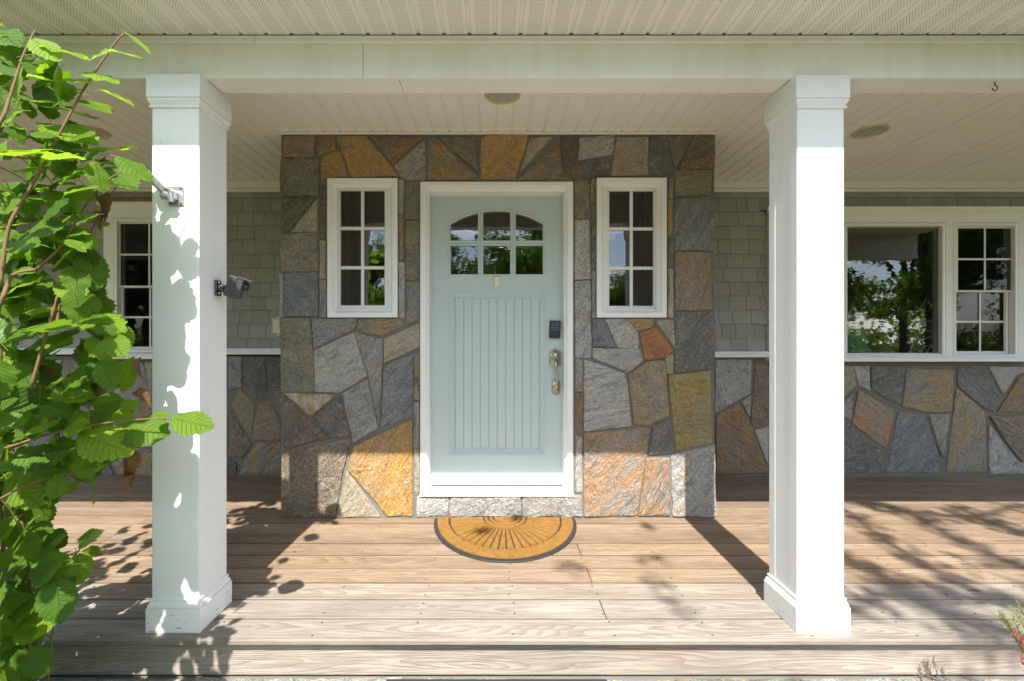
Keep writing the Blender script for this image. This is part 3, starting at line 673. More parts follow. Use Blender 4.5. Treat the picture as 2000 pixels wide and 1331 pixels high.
roof = tag(obj('porch_roof', join(box(XL-.2, XR+.2, YE-.015, 9.0, ZC+.04, ZC+.2)), simple('roof_shingle', (.09, .085, .08), .9)), 'dark shingled roof slab over the porch', 'roof')

# dark room behind the windows
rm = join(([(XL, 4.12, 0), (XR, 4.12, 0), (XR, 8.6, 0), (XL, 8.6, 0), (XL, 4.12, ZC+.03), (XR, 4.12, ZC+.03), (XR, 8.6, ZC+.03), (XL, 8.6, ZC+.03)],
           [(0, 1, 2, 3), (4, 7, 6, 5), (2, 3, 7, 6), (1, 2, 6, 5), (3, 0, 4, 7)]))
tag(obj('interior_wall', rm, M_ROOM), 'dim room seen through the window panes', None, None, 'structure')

# front door -------------------------------------------------------------------
YD = YS+.127
door = thing('front_door', 'pale aqua panelled front door with six arched panes and white casing', 'door', (at(970, 0, YS).x, YS, 0), None, 'thing')
x0, x1 = at(842, 0, YD).x, at(1098.5, 0, YD).x; z0, z1 = at(0, 947, YD).z, at(0, 381, YD).z
# casing: three mitred sides, profile runs from the stone inward
prof = [(0, YS+.03), (0, YS+.004), (.004, YS), (.044, YS), (.048, YS+.006), (.053, YS+.006), (.058, YS+.014), (.060, YS+.030), (.072, YS+.034), (.074, YS+.15)]
def open_frame(x0, z0, x1, z1, prof):
    V = []; Fc = []
    for ins, y in prof: V += [(x0+ins, y, z0), (x0+ins, y, z1-ins), (x1-ins, y, z1-ins), (x1-ins, y, z0)]
    for r in range(len(prof)-1):
        for i in range(3): Fc.append((r*4+i, (r+1)*4+i, (r+1)*4+i+1, r*4+i+1))
    return V, Fc
cx0, cx1 = DX0+.003, DX1-.003
prof = [(i*((x0-cx0)*1.0)/.074, y) for i, y in prof]
obj('door_casing', open_frame(cx0, DZ0, cx1, DZ1-.003, prof), M_WHITE, door)
obj('threshold', join(bbox(cx0+.03, cx1-.03, YS-.004, YD+.05, DZ0+.006, z0-.012, .004), bbox(cx0-.004, cx1+.004, YS-.012, YS+.02, DZ0-.006, DZ0+.005, .002)), M_WHITE, door)
obj('sweep_seal', box(x0+.004, x1-.004, YD+.006, YD+.04, z0-.0115, z0+.002), M_BLACK, door)
dp = lambda px, py: (at(px, py, YD).x, at(px, py, YD).z)
# lite openings
cols = [(880.4, 933.3), (944, 996.3), (1007.5, 1060)]
pzl0, pzl1 = at(0, 536, YD).z, at(0, 481, YD).z; pzu0, pza, pzt = at(0, 470, YD).z, at(0, 438.5, YD).z, at(0, 413, YD).z
ax0, ax1 = at(880.4, 0, YD).x, at(1060, 0, YD).x; acx = (ax0+ax1)/2; hw = (ax1-ax0)/2; sag = pzt-pza; rad = (hw*hw+sag*sag)/(2*sag); acz = pzt-rad
arch = lambda x: acz+math.sqrt(max(0, rad*rad-(x-acx)**2))
cx_ = [(at(a, 0, YD).x, at(b, 0, YD).x) for a, b in cols]
lites = [rect(a, pzl0, b, pzl1) for a, b in cx_]
for a, b in cx_:
    n = 8; lites.append([(a, pzu0), (b, pzu0)]+[(b+(a-b)*k/n, arch(b+(a-b)*k/n)) for k in range(n+1)])
pn = (at(878.7, 0, YD).x, at(0, 887.5, YD).z, at(1063.7, 0, YD).x, at(0, 574, YD).z)
yb = YD+.045
def slabbox(a, b, c, d): return box(a, c, YD, yb, b, d)
parts = [slabbox(x0, z0, x1, pn[1]), slabbox(x0, pn[1], pn[0], z1), slabbox(pn[2], pn[1], x1, z1), slabbox(pn[0], pn[3], pn[2], pzl0), slabbox(pn[0], pzl0, cx_[0][0], z1), slabbox(cx_[2][1], pzl0, pn[2], z1),
         slabbox(cx_[0][1], pzl0, cx_[1][0], pzt-.004), slabbox(cx_[1][1], pzl0, cx_[2][0], pzt-.004)]
for a, b in cx_: parts.append(slabbox(a, pzl1, b, pzu0))
n = 24; V = []; Fc = []                       # top rail over the arch
for k in range(n+1):
    x = ax0+(ax1-ax0)*k/n
    inside = any(a <= x <= b for a, b in cx_); V += [(x, YD, arch(x)), (x, YD, z1), (x, yb, arch(x)), (x, yb, z1)]
for k in range(n):
    a = k*4; Fc += [(a, a+4, a+5, a+1), (a+2, a+3, a+7, a+6), (a, a+2, a+6, a+4)]
parts.append((V, Fc))
slab = obj('door_slab', join(*parts), M_DOOR, door)
for L in lites:
    bead = [( -.016, YD-.0005), (-.016, YD-.002), (-.011, YD-.0065), (-.004, YD-.0065), (0.0, YD-.001), (.0, YD+.012)]
    obj('glazing_bead', sweep(L, bead, XZ), M_DOOR, door)
    obj('pane', ([(x, YD+.010, z) for x, z in (L if area2(L) > 0 else L[::-1])], [tuple(range(len(L)))]), M_GLASS, door)
pp = rect(*pn)
obj('panel_moulding', sweep(pp, [(-.006, YD-.0005), (-.006, YD-.004), (0, YD-.004), (.008, YD+.006), (.024, YD+.010), (.030, YD+.004), (.036, YD+.003), (.038, YD+.014)], XZ), M_DOOR, door)
ix0, ix1 = pn[0]+.036, pn[2]-.036; NBD = 10
for k in range(NBD):
    a = ix0+(ix1-ix0)*k/NBD; b = ix0+(ix1-ix0)*(k+1)/NBD
    V = [(a, YD+.0125, pn[1]+.036), (a+.004, YD+.007, pn[1]+.036), (b-.004, YD+.007, pn[1]+.036), (b, YD+.0125, pn[1]+.036)]
    V += [(x, y, pn[3]-.036) for x, y, _ in V]
    obj('panel_board', (V, [(i, i+1, i+5, i+4) for i in range(3)]), M_DOOR, door)
# bell button, keypad, handle set
a, b = dp(964, 563), dp(976.5, 541); db = obj('doorbell', bbox(a[0], b[0], YD-.020, YD-.0005, a[1], b[1], .005), M_CREAM, door); tag(db, 'small cream bell button on the door')
bc = ((a[0]+b[0])/2, a[1]*.6+b[1]*.4); obj('button', xform(lathe([(.0055, 0), (.005, .003), (.0001, .003)], 16), Matrix.Translation((bc[0], YD-.020, bc[1])) @ Matrix.Rotation(PI/2, 4, 'X')), M_WHITE, db)
kp0, kp1 = dp(1072.5, 661), dp(1093.5, 627); kx, kz = (kp0[0]+kp1[0])/2, (kp0[1]+kp1[1])/2; hwk, hhk = (kp1[0]-kp0[0])/2, (kp1[1]-kp0[1])/2
MK = Matrix.Translation((kx, YD-.028, kz)) @ Matrix.Rotation(math.radians(2.2), 4, 'Y')
kpad = obj('keypad_lock', xform(bbox(-hwk, hwk, 0, .0275, -hhk, hhk, .005), MK), M_BLACK, door); tag(kpad, 'black touch keypad deadbolt above the door handle')
obj('touch_screen', xform(bbox(-hwk*.80, hwk*.80, -.0015, .002, -hhk*.22, hhk*.86, .001), MK), M_SCREEN, kpad)
SEG = {'1':'bc','2':'abged','3':'abgcd','4':'fgbc','5':'afgcd','6':'afgedc','7':'abc','8':'abcdefg','9':'abcdfg','0':'abcdef'}
def digit(ch, cx, cz, s, M):
    L = {'a':(-1,2,1,2),'b':(1,0,1,2),'c':(1,-2,1,0),'d':(-1,-2,1,-2),'e':(-1,-2,-1,0),'f':(-1,0,-1,2),'g':(-1,0,1,0)}
    gs = []
    for q in SEG[ch]:
        u0, v0, u1, v1 = L[q]; e = .28
        gs.append(box(cx+s*(u0-e), cx+s*(u1+e), -.0021, -.0016, cz+s*(v0-e), cz+s*(v1+e)))
    return xform(join(*gs), M)
ks = []
for i, ch in enumerate('1234567890'):
    r_, c_ = divmod(i, 3); c_ = 1 if ch == '0' else c_
    ks.append(digit(ch, (c_-1)*hwk*.5, hhk*(.66-.22*r_), .00105, MK))
obj('key_digits', join(*ks), M_KEY, kpad)
obj('lock_badge', xform(lathe([(.006, 0), (.0055, .002), (.0001, .002)], 16), MK @ Matrix.Translation((0, -.0002, -hhk*.52)) @ Matrix.Rotation(PI/2, 4, 'X')), M_DGREY, kpad)
hs0, hs1 = dp(1073, 717), dp(1095, 682); hx, hz = (hs0[0]+hs1[0])/2, (hs0[1]+hs1[1])/2; hw_, hh_ = (hs1[0]-hs0[0])/2, (hs1[1]-hs0[1])/2
def plate(cx, cz, w, h, sh=.12):
    P = [(cx-w, cz-h*.78), (cx-w*.8, cz-h*.86), (cx-w*.45, cz-h), (cx+w*.45, cz-h), (cx+w*.8, cz-h*.86), (cx+w, cz-h*.78), (cx+w, cz+h*.72), (cx+w*.82, cz+h*.80), (cx+w*.5, cz+h*.86), (cx+w*.3, cz+h), (cx-w*.3, cz+h), (cx-w*.5, cz+h*.86), (cx-w*.82, cz+h*.80), (cx-w, cz+h*.72)]
    return sweep(P, [(0, YD-.0004), (0, YD-.006), (.003, YD-.009), (.005, YD-.009), (.0065, YD-.012)], XZ, True)
hset = obj('handle_set', plate(hx, hz, hw_, hh_), M_NICKEL, door, True); tag(hset, 'satin nickel handle set with curved grip')
def knob(cx, cz, rx, rz, d):
    V = []; Fc = []; n = 20
    for k, (s, y) in enumerate(((1, -.011), (.95, -.016), (.8, -.011-d*.75), (.5, -.011-d), (.01, -.011-d*1.05))):
        for i in range(n): q = 2*PI*i/n; V.append((cx+rx*s*math.cos(q), YD+y, cz+rz*s*math.sin(q)))
    for k in range(4):
        for i in range(n): j = (i+1) % n; Fc.append((k*n+i, k*n+j, (k+1)*n+j, (k+1)*n+i))
    return V, Fc
obj('cylinder_housing', knob(hx, hz+.006, hw_*.62, hh_*.66, .016), M_NICKEL, hset, True)
obj('key_slot', box(hx-.004, hx+.004, YD-.031, YD-.027, hz-.006, hz+.004), M_BLACK, hset)
lx, lz = dp(1085.5, 756); lz1 = dp(0, 741)[1]
obj('lower_plate', plate(lx, lz, hw_*.72, (lz1-lz)*1.0), M_NICKEL, hset, True)
gz0, gz1 = dp(0, 760)[1], dp(0, 702)[1]
gp = [(hx-.002, YD-.018, gz1+.004), (hx-.003, YD-.044, gz1-.006), (hx-.002, YD-.060, gz1-.035), (lx, YD-.062, gz0+.10), (lx, YD-.052, gz0+.045), (lx, YD-.030, gz0+.012), (lx, YD-.010, gz0-.002)]
def smooth(pts, n=6):
    out = []; P = [Vector(p) for p in pts]
    for i in range(len(P)-1):
        p0, p1, p2, p3 = P[max(i-1, 0)], P[i], P[i+1], P[min(i+2, len(P)-1)]
        for k in range(n):
            t = k/n; out.append(.5*((2*p1)+(p2-p0)*t+(2*p0-5*p1+4*p2-p3)*t*t+(3*p1-p0-3*p2+p3)*t**3))
    return out+[P[-1]]
gs = smooth(gp); obj('grip', tube(gs, [.0072+.003*math.sin(PI*min(1, i/(len(gs)-1)*1.1)) for i in range(len(gs))], 12), M_NICKEL, hset, True)

# windows -----------------------------------------------------------------
def window_frame(root, x0, z0, x1, z1, Y, prof, nm='casing', mat=M_WHITE): return obj(nm, sweep(rect(x0, z0, x1, z1), [(a, Y+b) for a, b in prof], XZ), mat, root)
def lights(root, X0, Z0, X1, Z1, ncol, nrow, Y, bar=.021, mat=M_WHITE, d=.014, glass=None):
    wv = (X1-X0-(ncol-1)*bar)/ncol; hv = (Z1-Z0-(nrow-1)*bar)/nrow
    for i in range(ncol):
        for j in range(nrow):
            a = X0+i*(wv+bar); b = Z0+j*(hv+bar); e = .006
            o = obj('pane', ([(a-e, Y, b-e), (a+wv+e, Y, b-e), (a+wv+e, Y, b+hv+e), (a-e, Y, b+hv+e)], [(0, 1, 2, 3)]), glass or M_GLASS, root)
    for i in range(ncol-1):
        a = X0+(i+1)*wv+i*bar; obj('muntin', bbox(a, a+bar, Y-d, Y-.001, Z0-.002, Z1+.002, .005), mat, root)
    for j in range(nrow-1):
        b = Z0+(j+1)*hv+j*bar
        for i in range(ncol):
            a = X0+i*(wv+bar); obj('muntin', bbox(a-.001, a+wv+.001, Y-d+.0012, Y-.001, b, b+bar, .005), mat, root)
def sidelight(S, G, lab):
    root = thing('sidelight_window', lab, 'window', ((S[0]+S[2])/2, YS, S[1]), 'narrow windows flanking the door', 'thing')
    window_frame(root, *S, YS, [(.002, .03), (.002, -.006), (.005, -.009), (.034, -.009), (.036, -.004), (.038, .004), (.052, .022), (.060, .024)])
    YG = YS+.075
    gx0, gz0 = G[0], G[1]; gx1, gz1 = G[2], G[3]
    # sash ring from casing inner edge to glass
    ins = .060; outer = rect(S[0]+ins, S[1]+ins, S[2]-ins, S[3]-ins); V = []; Fc = []
    for (q, y) in ((outer, YS+.024), (outer, YS+.031), (rect(gx0-.030, gz0-.030, gx1+.030, gz1+.030), YS+.033), (rect(gx0-.024, gz0-.024, gx1+.024, gz1+.024), YS+.042), (rect(gx0-.006, gz0-.006, gx1+.006, gz1+.006), YS+.048), (rect(gx0, gz0, gx1, gz1), YS+.055), (rect(gx0, gz0, gx1, gz1), YG+.004)):
        V += [(x, y, z) for x, z in q]
    for r in range(6):
        for i in range(4): j = (i+1) % 4; Fc.append((r*4+i, r*4+j, (r+1)*4+j, (r+1)*4+i))
    obj('sash', (V, Fc), M_WHITE, root)
    lights(root, gx0, gz0, gx1, gz1, 2, 3, YG-.008, .023)
    return root
YG = YS+.067
sidelight(SL, RW(*Z4(441, 435), *Z4(702, 1110), YG), 'narrow six-pane window with white frame beside the gold stones, nearer the flag bracket column')
sidelight(SR, RW(*Z6(663, 418), *Z6(912, 1065), YG), 'narrow six-pane window with white frame on the keypad side of the door')

CASE = [(0, .04), (0, .004), (.004, 0), (.10, 0), (.104, .006), (.116, .008), (.120, .026), (.128, .028), (.130, .09)]
def crown(root, x0, x1, z):
    pr = [(0, 0), (.012, .004), (.016, .016), (.030, .026), (.034, .040), (.034, .046), (0, .052)]
    V = []; Fc = []
    for x in (x0, x1):
        e = 1 if x == x1 else -1
        V += [(x+e*p, YWIN-p, z+h) for p, h in pr]+[(x, YWIN+.04, z+pr[0][1]), (x, YWIN+.04, z+.052)]
    n = len(pr)+2
    for i in range(len(pr)-1): Fc.append((i, n+i, n+i+1, i+1))
    Fc += [tuple(range(len(pr)))+(n-1, n-2), tuple(n+i for i in range(len(pr)))[::-1]]
    obj('head_moulding', (V, Fc), M_TRIM, root)
def dh(root, px0, py0, px1, py1, cw, Y):     # double-hung unit between two pixel corners of its opening
    x0, z0, x1, z1 = RW(px0, py0, px1, py1, Y); zm = (z0+z1)/2-.004
    b = .016
    s = thing_part('upper_sash', root)
    obj2 = lambda nm, g: obj(nm, g, M_WHITE, s)
    obj2('sash_rail', sweep(rect(x0+.004, zm-.012, x1-.004, z1-.002), [(0, Y+.02), (0, Y+.004), (.012, Y+.002), (.016, Y+.012)], XZ))
    lights(s, x0+.019, zm+.004, x1-.019, z1-.017, 2, 2, Y+.012, .017, M_WHITE, .010, M_SCRG)
    s2 = thing_part('lower_sash', root)
    obj('sash_rail', sweep(rect(x0+.004, z0+.002, x1-.030, zm+.010), [(0, Y+.05), (0, Y+.026), (.020, Y+.026), (.024, Y+.040)], XZ), M_WHITE, s2)
    lights(s2, x0+.028, z0+.026, x1-.054, zm-.014, 2, 2, Y+.040, .017, M_WHITE, .010, M_SCRG)
    lk = obj('sash_lock', bbox((x0+x1)/2-.018, (x0+x1)/2+.018, Y-.008, Y+.004, (zm+z1)/2-.03, (zm+z1)/2, .004), M_CREAM, root) if False else None
def thing_part(name, root):
    o = bpy.data.objects.new(name, None); o.empty_display_size = .05; link(o, root); return o
def jamb(root, px0, py0, px1, py1, Yf, Yb):
    x0, z0, x1, z1 = RW(px0, py0, px1, py1, Yf)
    obj('jamb', sweep(rect(x0-.028, z0-.028, x1+.028, z1+.028), [(0, Yf+.02), (0, Yf), (.020, Yf-.004), (.027, Yf), (.028, Yb)], XZ), M_WHITE, root)
big = thing('picture_window', 'wide white window with a large centre pane and gridded double-hung sides', 'window', ((TW[0]+TW[1])/2, YW, 1.06), None, 'thing')
lef = thing('double_hung_window', 'white gridded double-hung window half hidden by the leafy shrub', 'window', ((LW[0]+LW[1])/2, YW, 1.08), None, 'thing')
def casing(root, T, ops):
    obj('casing', holes(T[0], T[2], T[1], T[3], [RW(a-7, b-7, c+7, d+7, YWIN) for a, b, c, d in ops], YWIN, YWIN+.05), M_WHITE, root)
    for o_ in ops: jamb(root, *o_, YWIN, YWIN+.09)
    crown(root, T[0], T[1], T[3])
    obj('sill', join(bbox(T[0]-.01, T[1]+.01, YWIN-.045, YWIN+.05, T[2]-.048, T[2]-.014, .004), bbox(T[0], T[1], YWIN-.03, YWIN+.05, T[2]-.0135, T[2]-.001, .002)), M_WHITE, root)
opsT = [(1518, 442, 1626, 692), (1652, 442, 1840, 692), (1868, 442, 1982, 692)]
casing(big, TW, opsT); dh(big, *opsT[0], 0, YWIN+.02); dh(big, *opsT[2], 0, YWIN+.02)
q = RW(*opsT[1], YWIN+.03)
obj('sash_rail', sweep(rect(q[0]-.006, q[1]-.006, q[2]+.006, q[3]+.006), [(0, YWIN+.045), (0, YWIN+.02), (.012, YWIN+.02), (.016, YWIN+.034)], XZ), M_WHITE, big)
obj('pane', ([(q[0], YWIN+.034, q[1]), (q[2], YWIN+.034, q[1]), (q[2], YWIN+.034, q[3]), (q[0], YWIN+.034, q[3])], [(0, 1, 2, 3)]), M_GLASS, big)
opsL = [(229, 433, 352, 683)]; casing(lef, LW, opsL); dh(lef, *opsL[0], 0, YWIN+.02)

# columns ---------------------------------------------------------------------
CAPP = [(0, 2.150), (.007, 2.151), (.0085, 2.157), (.004, 2.162), (.013, 2.180), (.013, 2.1862), (.0105, 2.187), (.0105, 2.189), (.0148, 2.190), (.0148, ZB-.0005), (0, ZB-.0005)]
BASEP = [(0, .135), (.006, .133), (.007, .127), (.004, .122), (.0105, .112), (.0125, .103), (.0128, .1015), (.0095, .1008), (.0095, .099), (.0158, .098), (.0158, .0005)]
def column(cx, cy, lab, hw=.0955):
    root = thing('porch_column', lab, 'column', (cx, cy, 0), 'square porch columns', 'thing')
    P = rect(cx-hw, cy-hw, cx+hw, cy+hw); b = .003
    Q = [(cx-hw+b, cy-hw), (cx+hw-b, cy-hw), (cx+hw, cy-hw+b), (cx+hw, cy+hw-b), (cx+hw-b, cy+hw), (cx-hw+b, cy+hw), (cx-hw, cy+hw-b), (cx-hw, cy-hw+b)]
    obj('shaft', sweep(Q, [(0, .1), (0, 2.2)], XY), M_COL, root)
    obj('cap', sweep(P, [(-o, z) for o, z in CAPP], XY), M_COL, root); obj('base', sweep(P, [(-o, z) for o, z in BASEP], XY), M_COL, root)
    for s in (-1, 1):       # corner board seams on the side faces
        for y in (cy-hw+.022, cy+hw-.022): obj('corner_board', bbox(*sorted((cx+s*(hw+.0002), cx+s*(hw+.0014))), y-.021, y+.021, .1355, 2.1495, .0008), M_COL, root)
    return root
CLX, CLY, CRX, CRY = -1.3175, 1.952, 1.342, 1.958
column(CLX, CLY, 'white square column with flag bracket and small camera, dappled by leaf shadows')
column(CRX, CRY, 'white square column in full sun in front of the big window')

# fixtures ------------------------------------------------------------------
fbk = thing('flagpole_bracket', 'grey metal flagpole bracket screwed to the sunny column face', 'bracket', at(345, 383, CLY-.0955))
p = at(345, 384, CLY-.0957); w_, h_ = .031, .041
obj('mount_plate', join(bbox(p.x-w_, p.x+w_, p.y-.006, p.y, p.z-h_, p.z+h_, .003)), M_ALU, fbk)
for sx in (-1, 1):
    for sz in (-1, 1): obj('screw', xform(lathe([(.0052, 0), (.004, .003), (.0001, .0035)], 10), Matrix.Translation((p.x+sx*.021, p.y-.006, p.z+sz*.031)) @ Matrix.Rotation(PI/2, 4, 'X')), M_DGREY, fbk)
hb = Vector((p.x-.012, p.y-.03, p.z-.004))
obj('hub', xform(lathe([(.026, -.017), (.028, -.012), (.028, .012), (.026, .017), (.012, .018), (.0001, .018)], 20, (0, 0, 0)), Matrix.Translation(hb) @ Matrix.Rotation(PI/2, 4, 'Y')), M_ALU, fbk, True)
obj('lug', bbox(p.x-.030, p.x+.012, p.y-.032, p.y-.0055, p.z-.020, p.z+.016, .004), M_ALU, fbk)
tdir = Vector((-.30, -.62, .52)).normalized(); e = hb+tdir*.135
obj('socket_tube', join(tube([hb-tdir*.01, e], .0155, 20, False), tube([e, e-tdir*.10], .0125, 20, False), tube([e-tdir*.0005, e+tdir*.0005], [.0155, .0125], 20, False)), M_ALU, fbk, True)
obj('wing_screw', tube([hb+Vector((.0, -.02, .01)), hb+Vector((.022, -.035, .016))], .0055, 10), M_ALU, fbk)

cm = thing('security_camera', 'small black security camera on a ball mount fixed to the column side', 'camera', (CLX+.0955, 1.978, 1.424))
xm = CLX+.0955+.0024; ym, zm_ = 1.975, 1.424
obj('mount_plate', bbox(xm, xm+.009, ym-.020, ym+.020, zm_-.034, zm_+.034, .003), M_BLACK, cm)
for s in (-1, 1): obj('screw', xform(lathe([(.0042, 0), (.003, .002), (.0001, .002)], 10), Matrix.Translation((xm+.009, ym, zm_+s*.023)) @ Matrix.Rotation(PI/2, 4, 'Y')), M_ALU, cm)
obj('ball_joint', join(tube([(xm+.008, ym, zm_), (xm+.018, ym, zm_), (xm+.024, ym, zm_-.001), (xm+.034, ym, zm_-.002), (xm+.038, ym, zm_-.003)], [.011, .016, .018, .015, .006], 16), tube([(xm+.036, ym, zm_-.002), (xm+.052, ym, zm_-.006)], .005, 10)), M_DGREY, cm, True)
MB = Matrix.Translation((xm+.083, ym-.004, zm_+.002)) @ Matrix.Rotation(math.radians(20), 4, 'Y') @ Matrix.Rotation(math.radians(14), 4, 'Z')
def rbox(hx, hy, hz, r, n=5):
    P = []
    for cxx, cz, a0 in ((hx-r, hz-r, 0), (-hx+r, hz-r, 90), (-hx+r, -hz+r, 180), (hx-r, -hz+r, 270)):
        for k in range(n+1): q = math.radians(a0+90*k/n); P.append((cxx+r*math.cos(q), cz+r*math.sin(q)))
    V = []; Fc = []; N = len(P)
    for ins, y in ((.004, -hy), (0, -hy+.004), (0, hy-.004), (.004, hy)):
        V += [(x*(1-ins/hx), y, z*(1-ins/hz)) for x, z in P]
    for rr in range(3):
        for i in range(N): j = (i+1) % N; Fc.append((rr*N+i, rr*N+j, (rr+1)*N+j, (rr+1)*N+i))
    Fc += [tuple(range(N))[::-1], tuple(range(3*N, 4*N))]
    return V, Fc
bd = obj('body', xform(rbox(.031, .030, .046, .010), MB), M_DGREY, cm)
obj('seam', xform(rbox(.0022, .0306, .0466, .002), MB @ Matrix.Translation((.004, 0, 0))), M_BLACK, cm)
obj('lens', xform(lathe([(.017, 0), (.017, .016), (.014, .018), (.013, .012), (.0001, .012)], 20), MB @ Matrix.Translation((.030, 0, .018)) @ Matrix.Rotation(PI/2, 4, 'Y')), M_BLACK, cm, True)
obj('visor', xform(bbox(.0, .062, -.032, .032, .044, .050, .002), MB), M_DGREY, cm)

ob = thing('outlet_box', 'cream weatherproof outlet box on the shingles beside the stone entry', 'outlet', (at(545, 0, 3.95).x, 3.95, 1.25))
a = at(534, 652, 3.93); b = at(575, 622, 3.93)
obj('cover', bbox(a.x, b.x, 3.91, 3.962, a.z, b.z, .006), M_CREAM, ob); obj('hinge_lip', bbox(a.x-.004, b.x+.004, 3.905, 3.94, b.z-.016, b.z-.006, .003), M_CREAM, ob); obj('mount_tab', bbox(a.x+.022, b.x-.022, 3.94, 3.964, a.z-.018, b.z+.018, .003), M_CREAM, ob)

def clight(x, y, lab):
    root = thing('ceiling_light', lab, 'ceiling light', (x, y, ZC), 'recessed porch ceiling lights')
    obj('trim_ring', lathe([(.103, -.001), (.102, -.005), (.096, -.008), (.078, -.006), (.076, -.0005)], 40, (x, y, ZC)), M_BRASS, root, True)
    obj('reflector', lathe([(.0765, -.002), (.070, .010), (.062, .012)], 40, (x, y, ZC-.004)), M_BRASS, root, True)
    obj('lens', lathe([(.075, .0), (.05, -.002), (.0001, -.003)], 32, (x, y, ZC-.0035)), M_LAMP, root, True)
clight(.04, 2.565, 'round recessed ceiling light partly hidden by the beam above the door')
clight(2.503, 3.016, 'round recessed ceiling light above the big window beside the sunny column')
clight(-2.71, 3.02, 'round recessed ceiling light glimpsed behind the shrub leaves')
hk = floor_at(1, 1000); hp = Vector((2.113, 1.909, ZB+.004)); pts = [hp+Vector((0, 0, .002)), hp+Vector((0, 0, -.012))]
for k in range(13): q = math.radians(90-k*22); pts.append(hp+Vector((.010*math.cos(q)-.0, 0, -.024+.0115*math.sin(q))))
tag(obj('ceiling_hook', tube(pts, .0022, 8), M_DGREY, None, True), 'little dark metal hook screwed under the beam', 'hook')

# door mat -----------------------------------------------------------------
mat_ = thing('door_mat', 'half-round tan coir doormat with black rubber border and sunrise pattern', 'doormat', (.06, 2.75, 0))
mcx, mcy, MA, MBb = .062, YS-.008, .468, .60
def ell(a, b, n=64, t0=0, t1=PI): return [(mcx-a*math.cos(t0+(t1-t0)*k/n), mcy-b*math.sin(t0+(t1-t0)*k/n)) for k in range(n+1)]
obj('rubber_base', sweep(ell(MA, MBb), [(-.0, .001), (0, .005), (.004, .008), (.02, .008)], XY, True), M_RUBBER, mat_)
def sect(r0, r1, t0, t1, h=.019, n=10, bx=0):          # a tuft of coir between two radii and two angles
    nn = max(3, int(n)); V = []; Fc = []; m = 3
    k0, k1 = MBb/MA*.985, MBb/MA*.985
    for L, (z, sh) in enumerate(((.0075, 0), (h-.002, .0012), (h, .004))):
        for i in range(nn+1):
            t = t0+(t1-t0)*i/nn
            for j in range(m):
                f = j/(m-1); r = r0+(r1-r0)*f
                r += (sh if j == 0 else -sh if j == m-1 else 0); tt = t+((sh/max(r, .05)) if i == 0 else -(sh/max(r, .05)) if i == nn else 0)
                jt = R.uniform(-.0018, .0018) if L else 0
                V.append((mcx-(r+jt)*math.cos(tt), mcy-.004-(r+jt)*math.sin(tt)*k0, z+(R.uniform(-.0015, .0015) if L == 2 else 0)))
    S = (nn+1)*m; g = lambda L, i, j: L*S+i*m+j
    for i in range(nn):
        for j in range(m-1): Fc.append((g(2,i,j), g(2,i,j+1), g(2,i+1,j+1), g(2,i+1,j)))
        for L in (0, 1):
            Fc.append((g(L,i,0), g(L+1,i,0), g(L+1,i+1,0), g(L,i+1,0))); Fc.append((g(L,i,m-1), g(L,i+1,m-1), g(L+1,i+1,m-1), g(L+1,i,m-1)))
    for L in (0, 1):
        for j in range(m-1):
            Fc.append((g(L,0,j), g(L,0,j+1), g(L+1,0,j+1), g(L+1,0,j))); Fc.append((g(L,nn,j), g(L+1,nn,j), g(L+1,nn,j+1), g(L,nn,j+1)))
    return V, Fc
obj('coir_center', sect(.002, .074, 0, PI, n=20), M_COIR, mat_)
obj('coir_ring', sect(.082, .106, 0, PI, n=26), M_COIR, mat_); obj('coir_ring', sect(.115, .139, 0, PI, n=30), M_COIR, mat_)
NR = 24
for k in range(NR): obj('coir_ray', sect(.148, .362, PI*k/NR+.011, PI*(k+1)/NR-.011, .0185, 5), M_COIR, mat_)
obj('coir_border', sect(.372, .446, 0, PI, .019, 90), M_COIR, mat_)
# fibres standing up from the coir
fv, ff = [], []
rf = random.Random(3)
for _ in range(7000):
    t = rf.uniform(.01, PI-.01); r = .43*math.sqrt(rf.random()); x = mcx-r*math.cos(t); y = mcy-.004-r*math.sin(t)*MBb/MA*.985
    a = rf.uniform(0, 2*PI); l = rf.uniform(.004, .009); n0 = len(fv); dx, dy = math.cos(a)*.0006, math.sin(a)*.0006
    fv += [(x-dx, y-dy, .0165), (x+dx, y+dy, .0165), (x+rf.uniform(-1, 1)*l*.7, y+rf.uniform(-1, 1)*l*.7, .0175+l*.45)]; ff.append((n0, n0+1, n0+2))
tag(obj('coir_fibres', (fv, ff), M_COIR, mat_), kind='stuff')

# stone step and its rubber mat ------------------------------------------------
step = thing('stone_step', 'pale flagstone step below the wooden deck edge', 'step', (0, 1.5, -.34))
PS = lambda x, y, h: (x, y, -.190+h)
for P in cells(-2.9, 1.22, 2.9, 1.822, .42, 12): stone([tuple(p) for p in P], R.choice(['TN', 'G', 'G', 'OL', 'G', 'GG']), step, PS)
obj('mortar', box(-2.9, 2.9, 1.225, 1.86, -.34, -.178), M_MORT, step)
rmat = thing('step_mat', 'black rubber mat lying on the stone step', 'mat', (0, 1.5, -.166))
obj('mat_sheet', bbox(-.435, .443, 1.28, 1.80, -.166, -.155, .003), M_RUBBER, rmat)
for k in range(16): obj('mat_nub', xform(lathe([(.022, 0), (.020, .003), (.012, .003), (.010, .0005), (.0001, .0005)], 16), Matrix.Translation((-.40+k*.0535, 1.76, -.155))), M_RUBBER, rmat, True)

